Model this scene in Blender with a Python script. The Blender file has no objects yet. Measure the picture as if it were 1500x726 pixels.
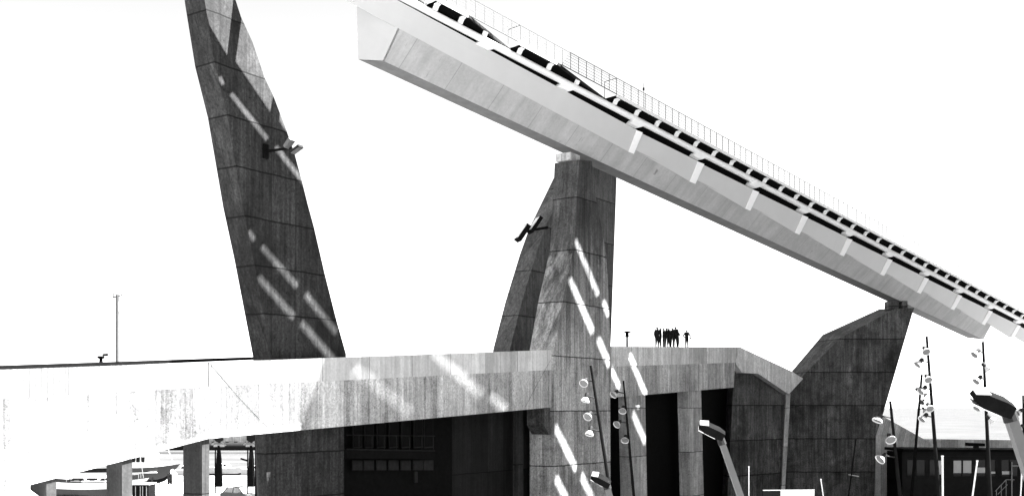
import bpy, bmesh, math, random
from mathutils import Vector, Matrix, geometry
random.seed(7)
S = bpy.context.scene
COL = S.collection

# ------------------------------------------------------------------ camera, sky, sun, exposure
F, U0, V0, ZC = 1600.0, 750.0, 597.0, 11.0      # focal length / principal point in photo pixels, eye height in metres
cam_d = bpy.data.cameras.new('camera'); cam = bpy.data.objects.new('camera', cam_d); COL.objects.link(cam)
cam.location = (0, 0, ZC); cam.rotation_euler = (math.radians(90), 0, 0)
cam_d.sensor_width = 36; cam_d.lens = 36 * F / 1500; cam_d.shift_y = (V0 - 363) / 1500
cam_d.clip_start = 0.1; cam_d.clip_end = 60000
S.camera = cam

SUN_AZ, SUN_EL = math.radians(0), math.radians(54)     # azimuth from +X towards +Y
SDIR = Vector((math.cos(SUN_AZ) * math.cos(SUN_EL), math.sin(SUN_AZ) * math.cos(SUN_EL), math.sin(SUN_EL)))
world = bpy.data.worlds.new('World'); S.world = world; world.use_nodes = True
nt = world.node_tree; nt.nodes.clear()
sky = nt.nodes.new('ShaderNodeTexSky'); sky.sky_type = 'NISHITA'; sky.sun_disc = False
sky.sun_elevation = SUN_EL; sky.sun_rotation = math.pi / 2 - SUN_AZ
sky.air_density = 1.0; sky.dust_density = 0.3; sky.ozone_density = 1.0
bw = nt.nodes.new('ShaderNodeSeparateColor')     # black and white photograph through a red filter: the sky's red light as grey
bg = nt.nodes.new('ShaderNodeBackground'); bg.inputs['Strength'].default_value = 0.05
wo = nt.nodes.new('ShaderNodeOutputWorld')
nt.links.new(sky.outputs[0], bw.inputs[0]); nt.links.new(bw.outputs[0], bg.inputs[0]); nt.links.new(bg.outputs[0], wo.inputs[0])
sun_d = bpy.data.lights.new('sun', 'SUN'); sun_d.energy = 5.0; sun_d.angle = math.radians(0.5); sun_d.color = (1, 1, 1)
sun = bpy.data.objects.new('sun', sun_d); COL.objects.link(sun)
sun.rotation_euler = SDIR.to_track_quat('Z', 'Y').to_euler(); sun.location = (40, 0, 120)
S.view_settings.view_transform = 'Standard'; S.view_settings.look = 'None'
S.view_settings.gamma = 1; S.view_settings.use_curve_mapping = False
S.view_settings.exposure = 3.6
S.cycles.max_bounces = 8; S.cycles.diffuse_bounces = 4; S.cycles.use_denoising = True

# ------------------------------------------------------------------ helpers
def W(u, v, Y): return Vector(((u - U0) / F * Y, Y, ZC + (V0 - v) / F * Y))
def vground(Y, z=0.0): return V0 + (ZC - z) / Y * F
VP = 1810.0
D1 = Vector((VP - U0, F, 0)).normalized()        # horizontal run of the ramp, receding to the right
D2 = Vector((-D1.y, D1.x, 0))                    # across the ramp, away from the eye
UP = Vector((0, 0, 1))
class Wall:
    """vertical plane seen at the picture: depth Y(u) = K / (vp - u)"""
    def __init__(s, u1, Y1, u2=None, Y2=None):
        if u2 is None: s.vp = VP; s.K = Y1 * (VP - u1)
        elif abs(Y2 - Y1) < 1e-6: s.vp = None; s.K = Y1
        else: s.vp = (Y2 * u2 - Y1 * u1) / (Y2 - Y1); s.K = Y1 * (s.vp - u1)
    def Y(s, u): return s.K if s.vp is None else s.K / (s.vp - u)
    def p(s, u, v): return W(u, v, s.Y(u))
    def g(s, u, z=0.0): return W(u, vground(s.Y(u), z), s.Y(u))
    def pts(s, L): return [s.p(u, v) if v is not None else s.g(u, -0.3) for u, v in L]

class MB:
    def __init__(s): s.v = []; s.f = []
    def add(s, vs, fs):
        b = len(s.v); s.v += [Vector(x) for x in vs]; s.f += [tuple(i + b for i in f) for f in fs]; return s
    def poly(s, pts): return s.add(pts, [tuple(range(len(pts)))])
    def loft(s, a, b):
        n = len(a); return s.add(list(a) + list(b), [tuple(range(n)), tuple(range(2 * n - 1, n - 1, -1))] + [(i, (i + 1) % n, n + (i + 1) % n, n + i) for i in range(n)])
    def prism(s, pts, off): return s.loft(pts, [p + off for p in pts])
    def box(s, c, h, ax=None):
        ax = ax or (Vector((1, 0, 0)), Vector((0, 1, 0)), UP); c = Vector(c)
        q = [c + ax[0] * (i * h[0]) + ax[1] * (j * h[1]) for i, j in ((-1, -1), (1, -1), (1, 1), (-1, 1))]
        return s.loft([p - ax[2] * h[2] for p in q], [p + ax[2] * h[2] for p in q])
    def tube(s, p0, p1, r0, r1=None, seg=8):
        p0 = Vector(p0); p1 = Vector(p1); r1 = r0 if r1 is None else r1
        d = (p1 - p0).normalized(); a = d.orthogonal().normalized(); b = d.cross(a)
        ring = lambda p, r: [p + a * (r * math.cos(2 * math.pi * k / seg)) + b * (r * math.sin(2 * math.pi * k / seg)) for k in range(seg)]
        return s.loft(ring(p0, r0), ring(p1, r1))
    def path(s, pts, r, seg=6):
        for a, b in zip(pts[:-1], pts[1:]): s.tube(a, b, r, r, seg)
        return s
    def spin(s, c, d, prof, seg=14):
        c = Vector(c); d = Vector(d).normalized(); a = d.orthogonal().normalized(); b = d.cross(a)
        vs = []; fs = []
        for (t, r) in prof:
            vs += [c + d * t + a * (r * math.cos(2 * math.pi * k / seg)) + b * (r * math.sin(2 * math.pi * k / seg)) for k in range(seg)]
        for i in range(len(prof) - 1):
            for k in range(seg): fs.append((i * seg + k, i * seg + (k + 1) % seg, (i + 1) * seg + (k + 1) % seg, (i + 1) * seg + k))
        if prof[0][1] > 1e-4: fs.append(tuple(range(seg - 1, -1, -1)))
        if prof[-1][1] > 1e-4: fs.append(tuple((len(prof) - 1) * seg + k for k in range(seg)))
        return s.add(vs, fs)

def world_loc(o):
    L = Vector((0, 0, 0))
    while o is not None: L += o.location; o = o.parent
    return L
def tag(o, label=None, cat=None, group=None, kind=None):
    if label: o['label'] = label
    if cat: o['category'] = cat
    if group: o['group'] = group
    if kind: o['kind'] = kind
    return o
def thing(name, loc, label, cat, group=None):
    o = bpy.data.objects.new(name, None); COL.objects.link(o); o.location = loc; o.empty_display_size = 0.3
    return tag(o, label, cat, group)
def build(name, mb, mat, parent=None, smooth=None, loc=None, label=None):
    if loc is not None and parent is None: org = Vector(loc)
    elif parent is not None: org = world_loc(parent)
    else:
        n = len(mb.v); org = sum(mb.v, Vector()) / n; org.z = min(v.z for v in mb.v)
    me = bpy.data.meshes.new(name)
    me.from_pydata([v - org for v in mb.v], [], mb.f)
    bm = bmesh.new(); bm.from_mesh(me); bmesh.ops.recalc_face_normals(bm, faces=bm.faces[:]); bm.to_mesh(me); bm.free()
    if smooth:
        for p in me.polygons: p.use_smooth = True
        me.set_sharp_from_angle(angle=math.radians(smooth))
    me.materials.append(mat)
    o = bpy.data.objects.new(name, me); COL.objects.link(o)
    if parent is None: o.location = org
    else: o.parent = parent
    if label: o['label'] = label
    return o
def kids(o): return [c for c in COL.objects if c.parent is o]
def copy_tree(o, parent=None):
    c = o.copy(); COL.objects.link(c)
    if parent is not None: c.parent = parent
    for ch in kids(o): copy_tree(ch, c)
    return c

# ------------------------------------------------------------------ materials
def base_mat(name):
    m = bpy.data.materials.new(name); m.use_nodes = True
    return m, m.node_tree, m.node_tree.nodes['Principled BSDF']
class G:
    """tiny node graph writer"""
    def __init__(s, nt): s.t = nt
    def n(s, kind, **kw):
        x = s.t.nodes.new(kind)
        for k, v in kw.items(): setattr(x, k, v)
        return x
    def link(s, a, b): s.t.links.new(a, b)
    def m(s, op, a, b=None, c=None, clamp=False):
        x = s.n('ShaderNodeMath', operation=op, use_clamp=clamp)
        for i, q in enumerate((a, b, c)):
            if q is None: continue
            if isinstance(q, (int, float)): x.inputs[i].default_value = q
            else: s.link(q, x.inputs[i])
        return x.outputs[0]
    def ramp(s, x, lo, hi, a=0.0, b=1.0):
        r = s.n('ShaderNodeMapRange', clamp=True)
        r.inputs[1].default_value = lo; r.inputs[2].default_value = hi; r.inputs[3].default_value = a; r.inputs[4].default_value = b
        s.link(x, r.inputs[0]); return r.outputs[0]
    def noise(s, vec, scale, detail=5, rough=0.6, mul=(1, 1, 1), off=(0, 0, 0)):
        mp = s.n('ShaderNodeMapping'); mp.inputs['Scale'].default_value = mul; mp.inputs['Location'].default_value = off
        s.link(vec, mp.inputs[0])
        x = s.n('ShaderNodeTexNoise'); x.inputs['Scale'].default_value = scale; x.inputs['Detail'].default_value = detail; x.inputs['Roughness'].default_value = rough
        s.link(mp.outputs[0], x.inputs['Vector']); return x.outputs[0]
def plain(name, val, rough=0.6, metal=0.0, var=0.12, scale=3.0, mul=(1, 1, 1), spec=0.4):
    m, t, p = base_mat(name); g = G(t)
    geo = g.n('ShaderNodeNewGeometry')
    nz = g.noise(geo.outputs['Position'], scale, 5, 0.65, mul)
    f = g.ramp(nz, 0.3, 0.7, val * (1 - var), val * (1 + var))
    c = g.n('ShaderNodeCombineColor'); [g.link(f, c.inputs[i]) for i in range(3)]
    g.link(c.outputs[0], p.inputs['Base Color'])
    p.inputs['Roughness'].default_value = rough; p.inputs['Metallic'].default_value = metal; p.inputs['Specular IOR Level'].default_value = spec
    return m
def concrete(name, base, z0=0.0, dz=2.7, pw=2.4, axis=None, stain=0.5, joint=0.035, contrast=1.0, hole=True, seed=0.0, speck=0.0, panel_lines=0.5, soot=None, drip=0.0, bloom=.5):
    """board-marked concrete: pour joints every dz metres, shutter panels, tie holes, streaks and stains"""
    ax = axis or (D1 + D2)
    m, t, p = base_mat(name); g = G(t)
    geo = g.n('ShaderNodeNewGeometry'); pos = geo.outputs['Position']
    dot = g.n('ShaderNodeVectorMath', operation='DOT_PRODUCT'); dot.inputs[1].default_value = ax; g.link(pos, dot.inputs[0])
    q = dot.outputs['Value']; sp = g.n('ShaderNodeSeparateXYZ'); g.link(pos, sp.inputs[0]); z = sp.outputs[2]
    off = (seed, seed * 1.7, seed * .6)
    wob = g.noise(pos, 0.8, 3, .5, off=off)
    zz = g.m('DIVIDE', g.m('ADD', g.m('SUBTRACT', z, z0), g.m('MULTIPLY', g.m('SUBTRACT', wob, .5), .12)), dz)
    fr = g.m('FRACT', g.m('ADD', zz, 500.0))                        # 0 just above a joint, 1 just below the next
    dj = g.m('MULTIPLY', g.m('SUBTRACT', .5, g.m('ABSOLUTE', g.m('SUBTRACT', fr, .5))), dz)
    jl = g.ramp(dj, joint * .4, joint * 1.3, 1, 0)
    fq = g.m('FRACT', g.m('ADD', g.m('DIVIDE', q, pw), 500.0))
    dq = g.m('MULTIPLY', g.m('SUBTRACT', .5, g.m('ABSOLUTE', g.m('SUBTRACT', fq, .5))), pw)
    jv = g.ramp(dq, .008, .03, panel_lines, 0)
    # tone of each shutter panel
    cell = g.n('ShaderNodeCombineXYZ'); g.link(g.m('FLOOR', g.m('DIVIDE', q, pw)), cell.inputs[0]); g.link(g.m('FLOOR', zz), cell.inputs[1])
    wn = g.n('ShaderNodeTexWhiteNoise', noise_dimensions='2D'); g.link(cell.outputs[0], wn.inputs['Vector'])
    tone = g.ramp(wn.outputs[0], 0, 1, .76, 1.22)
    # boards
    bcell = g.m('FLOOR', g.m('MULTIPLY', q, 5.0)); wb = g.n('ShaderNodeTexWhiteNoise', noise_dimensions='1D'); g.link(bcell, wb.inputs['W'])
    board = g.ramp(wb.outputs[0], 0, 1, .9, 1.08)
    big = g.noise(pos, .22, 6, .62, off=off); mid = g.noise(pos, 1.3, 6, .65, off=off); fine = g.noise(pos, 7.0, 7, .7)
    streak = g.noise(pos, 1.6, 6, .6, (1, 1, .06), off)
    streak2 = g.noise(pos, 5.0, 4, .6, (1, 1, .05), off)
    f = g.m('MULTIPLY', tone, board)
    f = g.m('MULTIPLY', f, g.ramp(big, .32, .68, 1 - .28 * contrast, 1 + .22 * contrast))
    f = g.m('MULTIPLY', f, g.ramp(mid, .3, .7, 1 - .22 * contrast, 1 + .2 * contrast))
    f = g.m('MULTIPLY', f, g.ramp(fine, .3, .7, 1 - .35 * contrast, 1 + .3 * contrast))
    f = g.m('MULTIPLY', f, g.ramp(streak2, .3, .7, 1 - .25 * contrast, 1 + .2 * contrast))
    # pale lime bloom in streaks and clouds
    bl_ = g.m('MULTIPLY', g.ramp(g.noise(pos, 1.1, 6, .65, (1, 1, .16), (seed + 40, 3, 9)), .52, .68, 0, 1), g.ramp(g.noise(pos, .35, 5, .6, (1, 1, .8), (seed + 7, 5, 1)), .42, .62, 0, 1))
    f = g.m('MULTIPLY', f, g.m('ADD', 1, g.m('MULTIPLY', bl_, bloom)))
    # dirt running down from each joint, ragged patches
    run = g.m('MULTIPLY', g.ramp(fr, .35, 1.0, 0, 1), g.ramp(streak, .46, .68, 0, 1))
    f = g.m('MULTIPLY', f, g.m('SUBTRACT', 1, g.m('MULTIPLY', run, stain)))
    patch = g.ramp(g.m('ADD', g.m('MULTIPLY', big, .6), g.m('MULTIPLY', mid, .4)), .53, .60, 0, stain * .75)
    f = g.m('MULTIPLY', f, g.m('SUBTRACT', 1, patch))
    if drip > 0:
        dm_ = g.m('MULTIPLY', g.ramp(streak, .55, .64, 0, 1), g.ramp(mid, .42, .56, 0, 1)); f = g.m('MULTIPLY', f, g.m('SUBTRACT', 1, g.m('MULTIPLY', dm_, drip)))
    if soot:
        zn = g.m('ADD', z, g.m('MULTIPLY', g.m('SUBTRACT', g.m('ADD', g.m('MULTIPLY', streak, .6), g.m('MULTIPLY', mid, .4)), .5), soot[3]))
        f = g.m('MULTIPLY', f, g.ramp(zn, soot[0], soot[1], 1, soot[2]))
    if speck > 0:
        sk = g.m('MULTIPLY', g.ramp(g.noise(pos, 9.0, 4, .75, (1, 1, 2.6), off), .50, .60, 0, 1), g.ramp(g.m('ADD', g.m('MULTIPLY', mid, .45), g.m('MULTIPLY', streak, .55)), .47, .56, 0, 1))
        f = g.m('MULTIPLY', f, g.m('SUBTRACT', 1, g.m('MULTIPLY', sk, speck)))
    f = g.m('MULTIPLY', f, g.m('SUBTRACT', 1, g.m('MULTIPLY', jl, .9)))
    f = g.m('MULTIPLY', f, g.m('SUBTRACT', 1, jv))
    if hole:
        hx = g.m('SUBTRACT', g.m('FRACT', g.m('ADD', g.m('DIVIDE', q, pw / 2), 500.25)), .5)
        hz = g.m('SUBTRACT', g.m('FRACT', g.m('ADD', g.m('MULTIPLY', zz, 2.0), .5)), .5)
        r2 = g.m('SQRT', g.m('ADD', g.m('POWER', g.m('MULTIPLY', hx, pw / 2), 2), g.m('POWER', g.m('MULTIPLY', hz, dz / 2), 2)))
        f = g.m('MULTIPLY', f, g.m('MAXIMUM', g.ramp(r2, .03, .055, .1, 1), g.ramp(mid, .50, .56, 0, 1)))
    f = g.m('MULTIPLY', f, base)
    c = g.n('ShaderNodeCombineColor'); [g.link(f, c.inputs[i]) for i in range(3)]
    g.link(c.outputs[0], p.inputs['Base Color'])
    p.inputs['Roughness'].default_value = .85; p.inputs['Specular IOR Level'].default_value = .2
    b = g.n('ShaderNodeBump'); b.inputs['Strength'].default_value = .35; b.inputs['Distance'].default_value = .03
    g.link(g.m('SUBTRACT', fine, jl), b.inputs['Height']); g.link(b.outputs[0], p.inputs['Normal'])
    return m
def glass(name, val, rough=.06):
    m, t, p = base_mat(name); p.inputs['Base Color'].default_value = (val, val, val, 1); p.inputs['Roughness'].default_value = rough
    g = G(t); geo = g.n('ShaderNodeNewGeometry'); b = g.n('ShaderNodeBump'); b.inputs['Strength'].default_value = .08
    g.link(g.noise(geo.outputs['Position'], .8, 2), b.inputs['Height']); g.link(b.outputs[0], p.inputs['Normal'])
    p.inputs['Specular IOR Level'].default_value = .12
    return m
DARKC = .20
M = {}
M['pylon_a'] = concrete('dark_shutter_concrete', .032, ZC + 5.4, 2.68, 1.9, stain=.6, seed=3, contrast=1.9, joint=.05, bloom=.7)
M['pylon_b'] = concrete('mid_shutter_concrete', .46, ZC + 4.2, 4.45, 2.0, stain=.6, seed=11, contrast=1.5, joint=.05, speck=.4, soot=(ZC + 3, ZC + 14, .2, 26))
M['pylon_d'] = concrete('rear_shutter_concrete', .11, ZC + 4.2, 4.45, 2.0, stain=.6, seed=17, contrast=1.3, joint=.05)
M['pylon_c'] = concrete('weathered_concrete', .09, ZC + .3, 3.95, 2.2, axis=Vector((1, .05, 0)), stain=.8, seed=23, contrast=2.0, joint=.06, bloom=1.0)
M['girder'] = concrete('pale_girder_concrete', .50, ZC - 20, 60, 2.3, stain=.35, seed=31, speck=.6, contrast=1.15, drip=.42)
M['parapet'] = concrete('smooth_pale_concrete', .58, ZC - 20, 60, 4.2, stain=.12, seed=37, contrast=.45, hole=False, panel_lines=.8)
M['girder_b'] = concrete('grey_girder_concrete', .5, ZC - 20, 60, 2.3, stain=.45, seed=41, speck=.8, contrast=1.3)
M['parapet_b'] = concrete('weathered_parapet_concrete', .64, ZC - 20, 60, 4.2, stain=.35, seed=43, contrast=.9, hole=False, panel_lines=.8, speck=.4)
M['column'] = concrete('column_concrete', .46, ZC - 4.5, 4.5, 2.0, stain=.4, seed=47)
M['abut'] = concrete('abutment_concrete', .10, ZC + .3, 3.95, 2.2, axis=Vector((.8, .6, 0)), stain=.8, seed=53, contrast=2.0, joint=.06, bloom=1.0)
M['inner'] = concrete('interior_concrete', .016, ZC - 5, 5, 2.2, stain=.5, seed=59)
M['stairwall'] = concrete('stair_wall_concrete', .5, 0, 20, 1.1, axis=Vector((1, .3, 0)), stain=.4, seed=61, hole=False)
M['white'] = plain('white_paint', .92, .45, var=.04, scale=.6)
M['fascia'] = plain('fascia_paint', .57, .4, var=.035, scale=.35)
M['flange'] = plain('lit_flange_tone', .95, .4, var=.02)  # paler than the fascia: the strips' lit look is put into colour
M['endpaint'] = plain('end_plate_paint', .44, .5, var=.06, scale=.5)
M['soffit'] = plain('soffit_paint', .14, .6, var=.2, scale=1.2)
M['rail'] = plain('railing_steel', .10, .6, var=.1)
M['mast'] = plain('mast_alloy', .05, .6, var=.2)
M['spot'] = plain('spotlight_enamel', .42, .4, var=.1)
M['colblack'] = concrete('shade_toned_column_concrete', .036, ZC - 4.5, 4.5, 2.0, stain=.5, seed=71)  # concrete darkened to stand in for shade on the columns
def web_mat():
    m, t, p = base_mat('girder_web_paint'); g = G(t)
    geo = g.n('ShaderNodeNewGeometry'); pos = geo.outputs['Position']
    dot = g.n('ShaderNodeVectorMath', operation='DOT_PRODUCT'); dot.inputs[1].default_value = Vector((6.396, 5.874, -1.430)).normalized(); g.link(pos, dot.inputs[0])
    q = dot.outputs['Value']; cx = g.n('ShaderNodeCombineXYZ'); g.link(q, cx.inputs[0])
    sp = g.n('ShaderNodeSeparateXYZ'); g.link(pos, sp.inputs[0]); g.link(g.m('MULTIPLY', sp.outputs[2], .10), cx.inputs[1])
    n1 = g.noise(cx.outputs[0], 1.1, 6, .7); n2 = g.noise(pos, .5, 5, .6); n3 = g.noise(pos, 5, 5, .7)
    f = g.m('MULTIPLY', g.ramp(n1, .34, .66, .84, 1.08), g.ramp(n2, .3, .7, .88, 1.1)); f = g.m('MULTIPLY', f, g.ramp(n3, .3, .7, .9, 1.08))
    fq = g.m('FRACT', g.m('ADD', g.m('DIVIDE', q, 4.4), 100)); dq = g.m('ABSOLUTE', g.m('SUBTRACT', fq, .5))
    f = g.m('MULTIPLY', f, g.ramp(dq, .003, .008, .62, 1))
    drip = g.m('MULTIPLY', g.ramp(n1, .60, .66, 0, 1), g.ramp(g.noise(pos, .8, 3), .5, .58, 0, .5)); f = g.m('MULTIPLY', f, g.m('SUBTRACT', 1, drip))
    f = g.m('MULTIPLY', f, .47); c = g.n('ShaderNodeCombineColor'); [g.link(f, c.inputs[i]) for i in range(3)]; g.link(c.outputs[0], p.inputs['Base Color'])
    p.inputs['Roughness'].default_value = .6; p.inputs['Specular IOR Level'].default_value = .3
    return m
M['web'] = web_mat()
M['black'] = plain('black_paint', .006, .9, var=.3, spec=.02)
M['dark'] = plain('dark_steel', .012, .7, var=.3, spec=.15)
M['charcoal'] = plain('charcoal_panel', .014, .8, var=.25, scale=1.5, spec=.1)
M['grey'] = plain('galvanised_steel', .32, .45, .3, var=.2, scale=4)
M['void'] = plain('deep_shade_black', .006, .9, var=.3, spec=.05)  # near-black colour stands in for the shade inside the openings
M['pv'] = plain('dark_solar_underside', .10, .7, var=.2, scale=.4)
M['cloth'] = plain('dark_clothing', .016, .9, var=.4, scale=6, spec=.1)
M['hair'] = plain('dark_hair', .012, .7, var=.3)
M['paleleg'] = plain('faded_denim', .16, .9, var=.35, scale=8)
M['charcoal2'] = plain('dim_window_blind', .02, .8, var=.3, scale=3, spec=.1)
M['glass'] = glass('dark_window_glass', .01)
M['lens'] = plain('lamp_reflector', .82, .25, var=.03)
M['hullwhite'] = plain('white_gelcoat', .78, .25, var=.05)
M['hulldark'] = plain('navy_gelcoat', .015, .25, var=.2)
M['carpaint'] = plain('black_car_paint', .02, .2, var=.1)
M['window_light'] = plain('window_light_tone', .55, .8, var=.12, scale=2, mul=(6, 6, .5))
M['blocker_hill'] = plain('horizon_blocker_scrub', .05, .95, var=.5, scale=.08)
M['bounce_sheet'] = plain('bounce_sheet_pale', .26, .9, var=.25, scale=.3)
M['land'] = plain('asphalt_yard', .15, .9, var=.35, scale=.25)

# ------------------------------------------------------------------ setting: ground, quay, sea
def sheet(name, pts, mat, label, depth=None):
    mb = MB()
    if depth: mb.prism([Vector(p) for p in pts], Vector((0, 0, -depth)))
    else: mb.poly([Vector(p) for p in pts])
    o = build(name, mb, mat, loc=(0, 0, 0)); tag(o, label, name, kind='structure'); return o
sheet('ground', [(-400, -120, 0), (400, -120, 0), (400, 178, 0), (-400, 178, 0)], M['land'], 'flat paved yard around the concrete ramp', depth=4)
sheet('bounce_sheet', [(-140, -110, .004), (-6, -110, .004), (-6, 52, .004), (-140, 52, .004)], M['bounce_sheet'], 'unseen pale sheet in front of the ramp, added to bounce light')  # unseen pale ground added to bounce light onto the shaded faces
def sea_mat():
    m, t, p = base_mat('sea_water'); g = G(t)
    geo = g.n('ShaderNodeNewGeometry'); pos = geo.outputs['Position']
    a = g.noise(pos, .05, 8, .75, (.35, 1, 1)); b2 = g.noise(pos, .5, 5, .7, (.3, 1, 1))
    f = g.ramp(g.m('ADD', g.m('MULTIPLY', a, .6), g.m('MULTIPLY', b2, .4)), .40, .60, .040, .072)
    c = g.n('ShaderNodeCombineColor'); [g.link(f, c.inputs[i]) for i in range(3)]; g.link(c.outputs[0], p.inputs['Base Color'])
    p.inputs['Roughness'].default_value = .6; p.inputs['IOR'].default_value = 1.05; p.inputs['Specular IOR Level'].default_value = .08
    b = g.n('ShaderNodeBump'); b.inputs['Strength'].default_value = .6; b.inputs['Distance'].default_value = 1.5
    g.link(g.m('ADD', a, g.m('MULTIPLY', b2, .25)), b.inputs['Height']); g.link(b.outputs[0], p.inputs['Normal'])
    return m
M['sea'] = sea_mat()
sheet('sea', [(-45000, 150, -1), (45000, 150, -1), (45000, 50000, -1), (-45000, 50000, -1)], M['sea'], 'pale rippled sea reaching the horizon')

# added, unseen slope behind and right of the eye blocks horizon light from shaded faces
hm = MB(); N = 60
for k in range(N + 1):
    a = math.radians(40 - 95 * k / N); c, s_ = math.cos(a), math.sin(a)
    for r, h in ((150, -1), (172, 30 + 6 * math.sin(k * .9)), (205, 62 + 7 * math.sin(k * .5) + 4 * math.sin(k * 1.7)), (300, 40), (330, -1)): hm.v.append(Vector((c * r, s_ * r, h)))
for k in range(N):
    for i in range(4): hm.f.append((k * 5 + i, k * 5 + i + 1, k * 5 + 6 + i, k * 5 + 5 + i))
hl = build('horizon_blocker', hm, M['blocker_hill'], loc=(0, 0, 0), smooth=60); tag(hl, 'unseen dark slope behind the viewer, added to block horizon light', 'horizon_blocker', kind='structure')
# ------------------------------------------------------------------ the ramp
R = Wall(808, 86)                                  # front plane of the ramp girder
ramp = thing('ramp_bridge', R.g(300) + D2 * 3, 'long pale concrete ramp climbing from the left edge to the middle pylon', 'ramp')
def top_v(u): return 541 - (541 - 530) * u / 305 if u < 305 else 530 - 18 * (u - 305) / 503
def par_v(u): return 584 - 18 * u / 305 if u < 305 else 566 - 25 * (u - 305) / 503
gpts = R.pts([(-120, par_v(-120)), (305, 566), (808, 541), (808, 596), (305, 642), (38, 711), (46, 718), (66, 733), (150, 796), (150, None), (-120, None)])
build('girder', MB().prism(gpts, D2 * 0.9), M['girder'], ramp)
# parapet: three panels set 5 cm proud, open joint between them
for a, b in ((-120, 304.3), (305.6, 807.6)):
    pp = R.pts([(a, top_v(a)), (b, top_v(b)), (b, par_v(b) + .4), (a, par_v(a) + .4)])
    build('parapet', MB().prism([p - D2 * .02 for p in pp], D2 * .45), M['parapet'], ramp)
deck = R.pts([(-120, par_v(-120) + 2), (305, 568), (806, 543), (806, 556), (305, 584), (-120, 603)])
build('joint_seal', MB().prism(R.pts([(304.2, top_v(304) + .6), (305.7, top_v(305) + .6), (305.7, par_v(305)), (304.2, par_v(304))]), D2 * .3), M['black'], ramp)
build('deck', MB().prism([p + D2 * .95 for p in deck], D2 * 6.6), M['inner'], ramp)
far = Wall(808, 86); far.K = R.K * 1.105
fp = far.pts([(-160, 536.5), (0, 534.8), (168, 529.2), (372, 522.2), (505, 518.6), (505, 522), (372, 526.5), (168, 535), (0, 541), (-160, 548)])
build('handrail', MB().prism(fp, D2 * .25), M['black'], ramp, label='black far edge of the ramp deck')
far2 = R.pts([(-120, 600), (305, 584), (806, 556), (806, 580), (305, 615), (-120, 640)])
build('far_girder', MB().prism([p + D2 * 6.9 for p in far2], D2 * .6), M['inner'], ramp)
# handrail uprights are hidden; thin black tubes draw a wire's shadow and a second dark line
for pts_, lab in (([R.p(305.5, 531) - D2 * .08, R.p(352, 585) - D2 * .08, R.p(392, 626.5) - D2 * .08], 'thin dark line, a wire shadow drawn down the bright ramp from its open joint'), ([R.p(806, 527) - D2 * .08, R.p(786, 563) - D2 * .08, R.p(768, 597.5) - D2 * .08], 'thin dark line slanting down the right end of the ramp')):
    o = build('cable', MB().path([p_ + D2 * .05 for p_ in pts_], .009, 5), M['black']); tag(o, lab, 'cable')
# ------------------------------------------------------------------ pylons
LP = Wall(398, 63)
lp_right = [(304, -40), (330, -40), (345, 0), (353, 25), (370, 62), (388, 115), (401, 142), (420, 192), (432, 227), (443, 268), (451, 300), (460, 333), (475.5, 400), (493, 469), (507, 518), (504, 600), (504, None), (394, None), (392, 726), (388, 640), (390, 560), (398.4, 522), (371, 376), (355, 300), (332.6, 167), (314, 91), (299.6, 0), (294, -40)]
lp = LP.pts(lp_right)
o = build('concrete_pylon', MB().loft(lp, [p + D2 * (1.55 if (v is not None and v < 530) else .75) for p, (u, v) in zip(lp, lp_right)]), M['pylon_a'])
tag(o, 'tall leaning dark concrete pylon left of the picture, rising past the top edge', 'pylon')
MP = Wall(846, 91)
mp = MP.pts([(848, 234), (867, 236), (873, 290), (880.5, 330), (888, 372), (890.5, 410), (892, 445), (893.5, 500), (894, 600), (894.5, None), (812, None), (812, 600), (812, 511), (824, 441), (833, 400), (841, 361), (844, 320), (845.5, 281)])
mid = thing('concrete_pylon', MP.g(850) + D2, 'grey concrete pylon at the centre with long light streaks, under the white beam', 'pylon')
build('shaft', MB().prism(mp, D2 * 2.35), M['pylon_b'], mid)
RP = Wall(747, 101)
rp = RP.pts([(800, 330), (806, 318), (846, 234), (903, 240), (903, 267), (899, 380), (896, 466), (894, 520), (894, None), (735, None), (747, 511), (765, 440), (786, 370)])
o = build('concrete_pylon', MB().prism(rp, D2 * 1.9), M['pylon_d'])
tag(o, 'concrete pylon half hidden behind the central one, its sloping edge facing left', 'pylon')
# right pylon: front outline and a slightly twisted back outline
fr_ = [(1148, None), (1148, 726), (1155, 577), (1178, 548), (1232, 494), (1311, 452), (1339, 450.5), (1295, 601), (1283, 638), (1281, 726), (1281, None)]
ba_ = [(1138, None), (1138, 726), (1145, 577), (1160, 543), (1205, 490), (1288, 452.5), (1322, 451.5), (1286, 601), (1276, 636), (1274, 726), (1274, None)]
fw = [W(u, v if v else vground(130, -.3), 130) for u, v in fr_]; bwp = [W(u, v if v else vground(136, -.3), 136) for u, v in ba_]
rt = thing('concrete_pylon', W(1220, vground(133), 133), 'dark broad concrete pylon at right with a slanting back, carrying the beam end', 'pylon')
build('shaft', MB().loft(fw, bwp), M['pylon_c'], rt)

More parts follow.
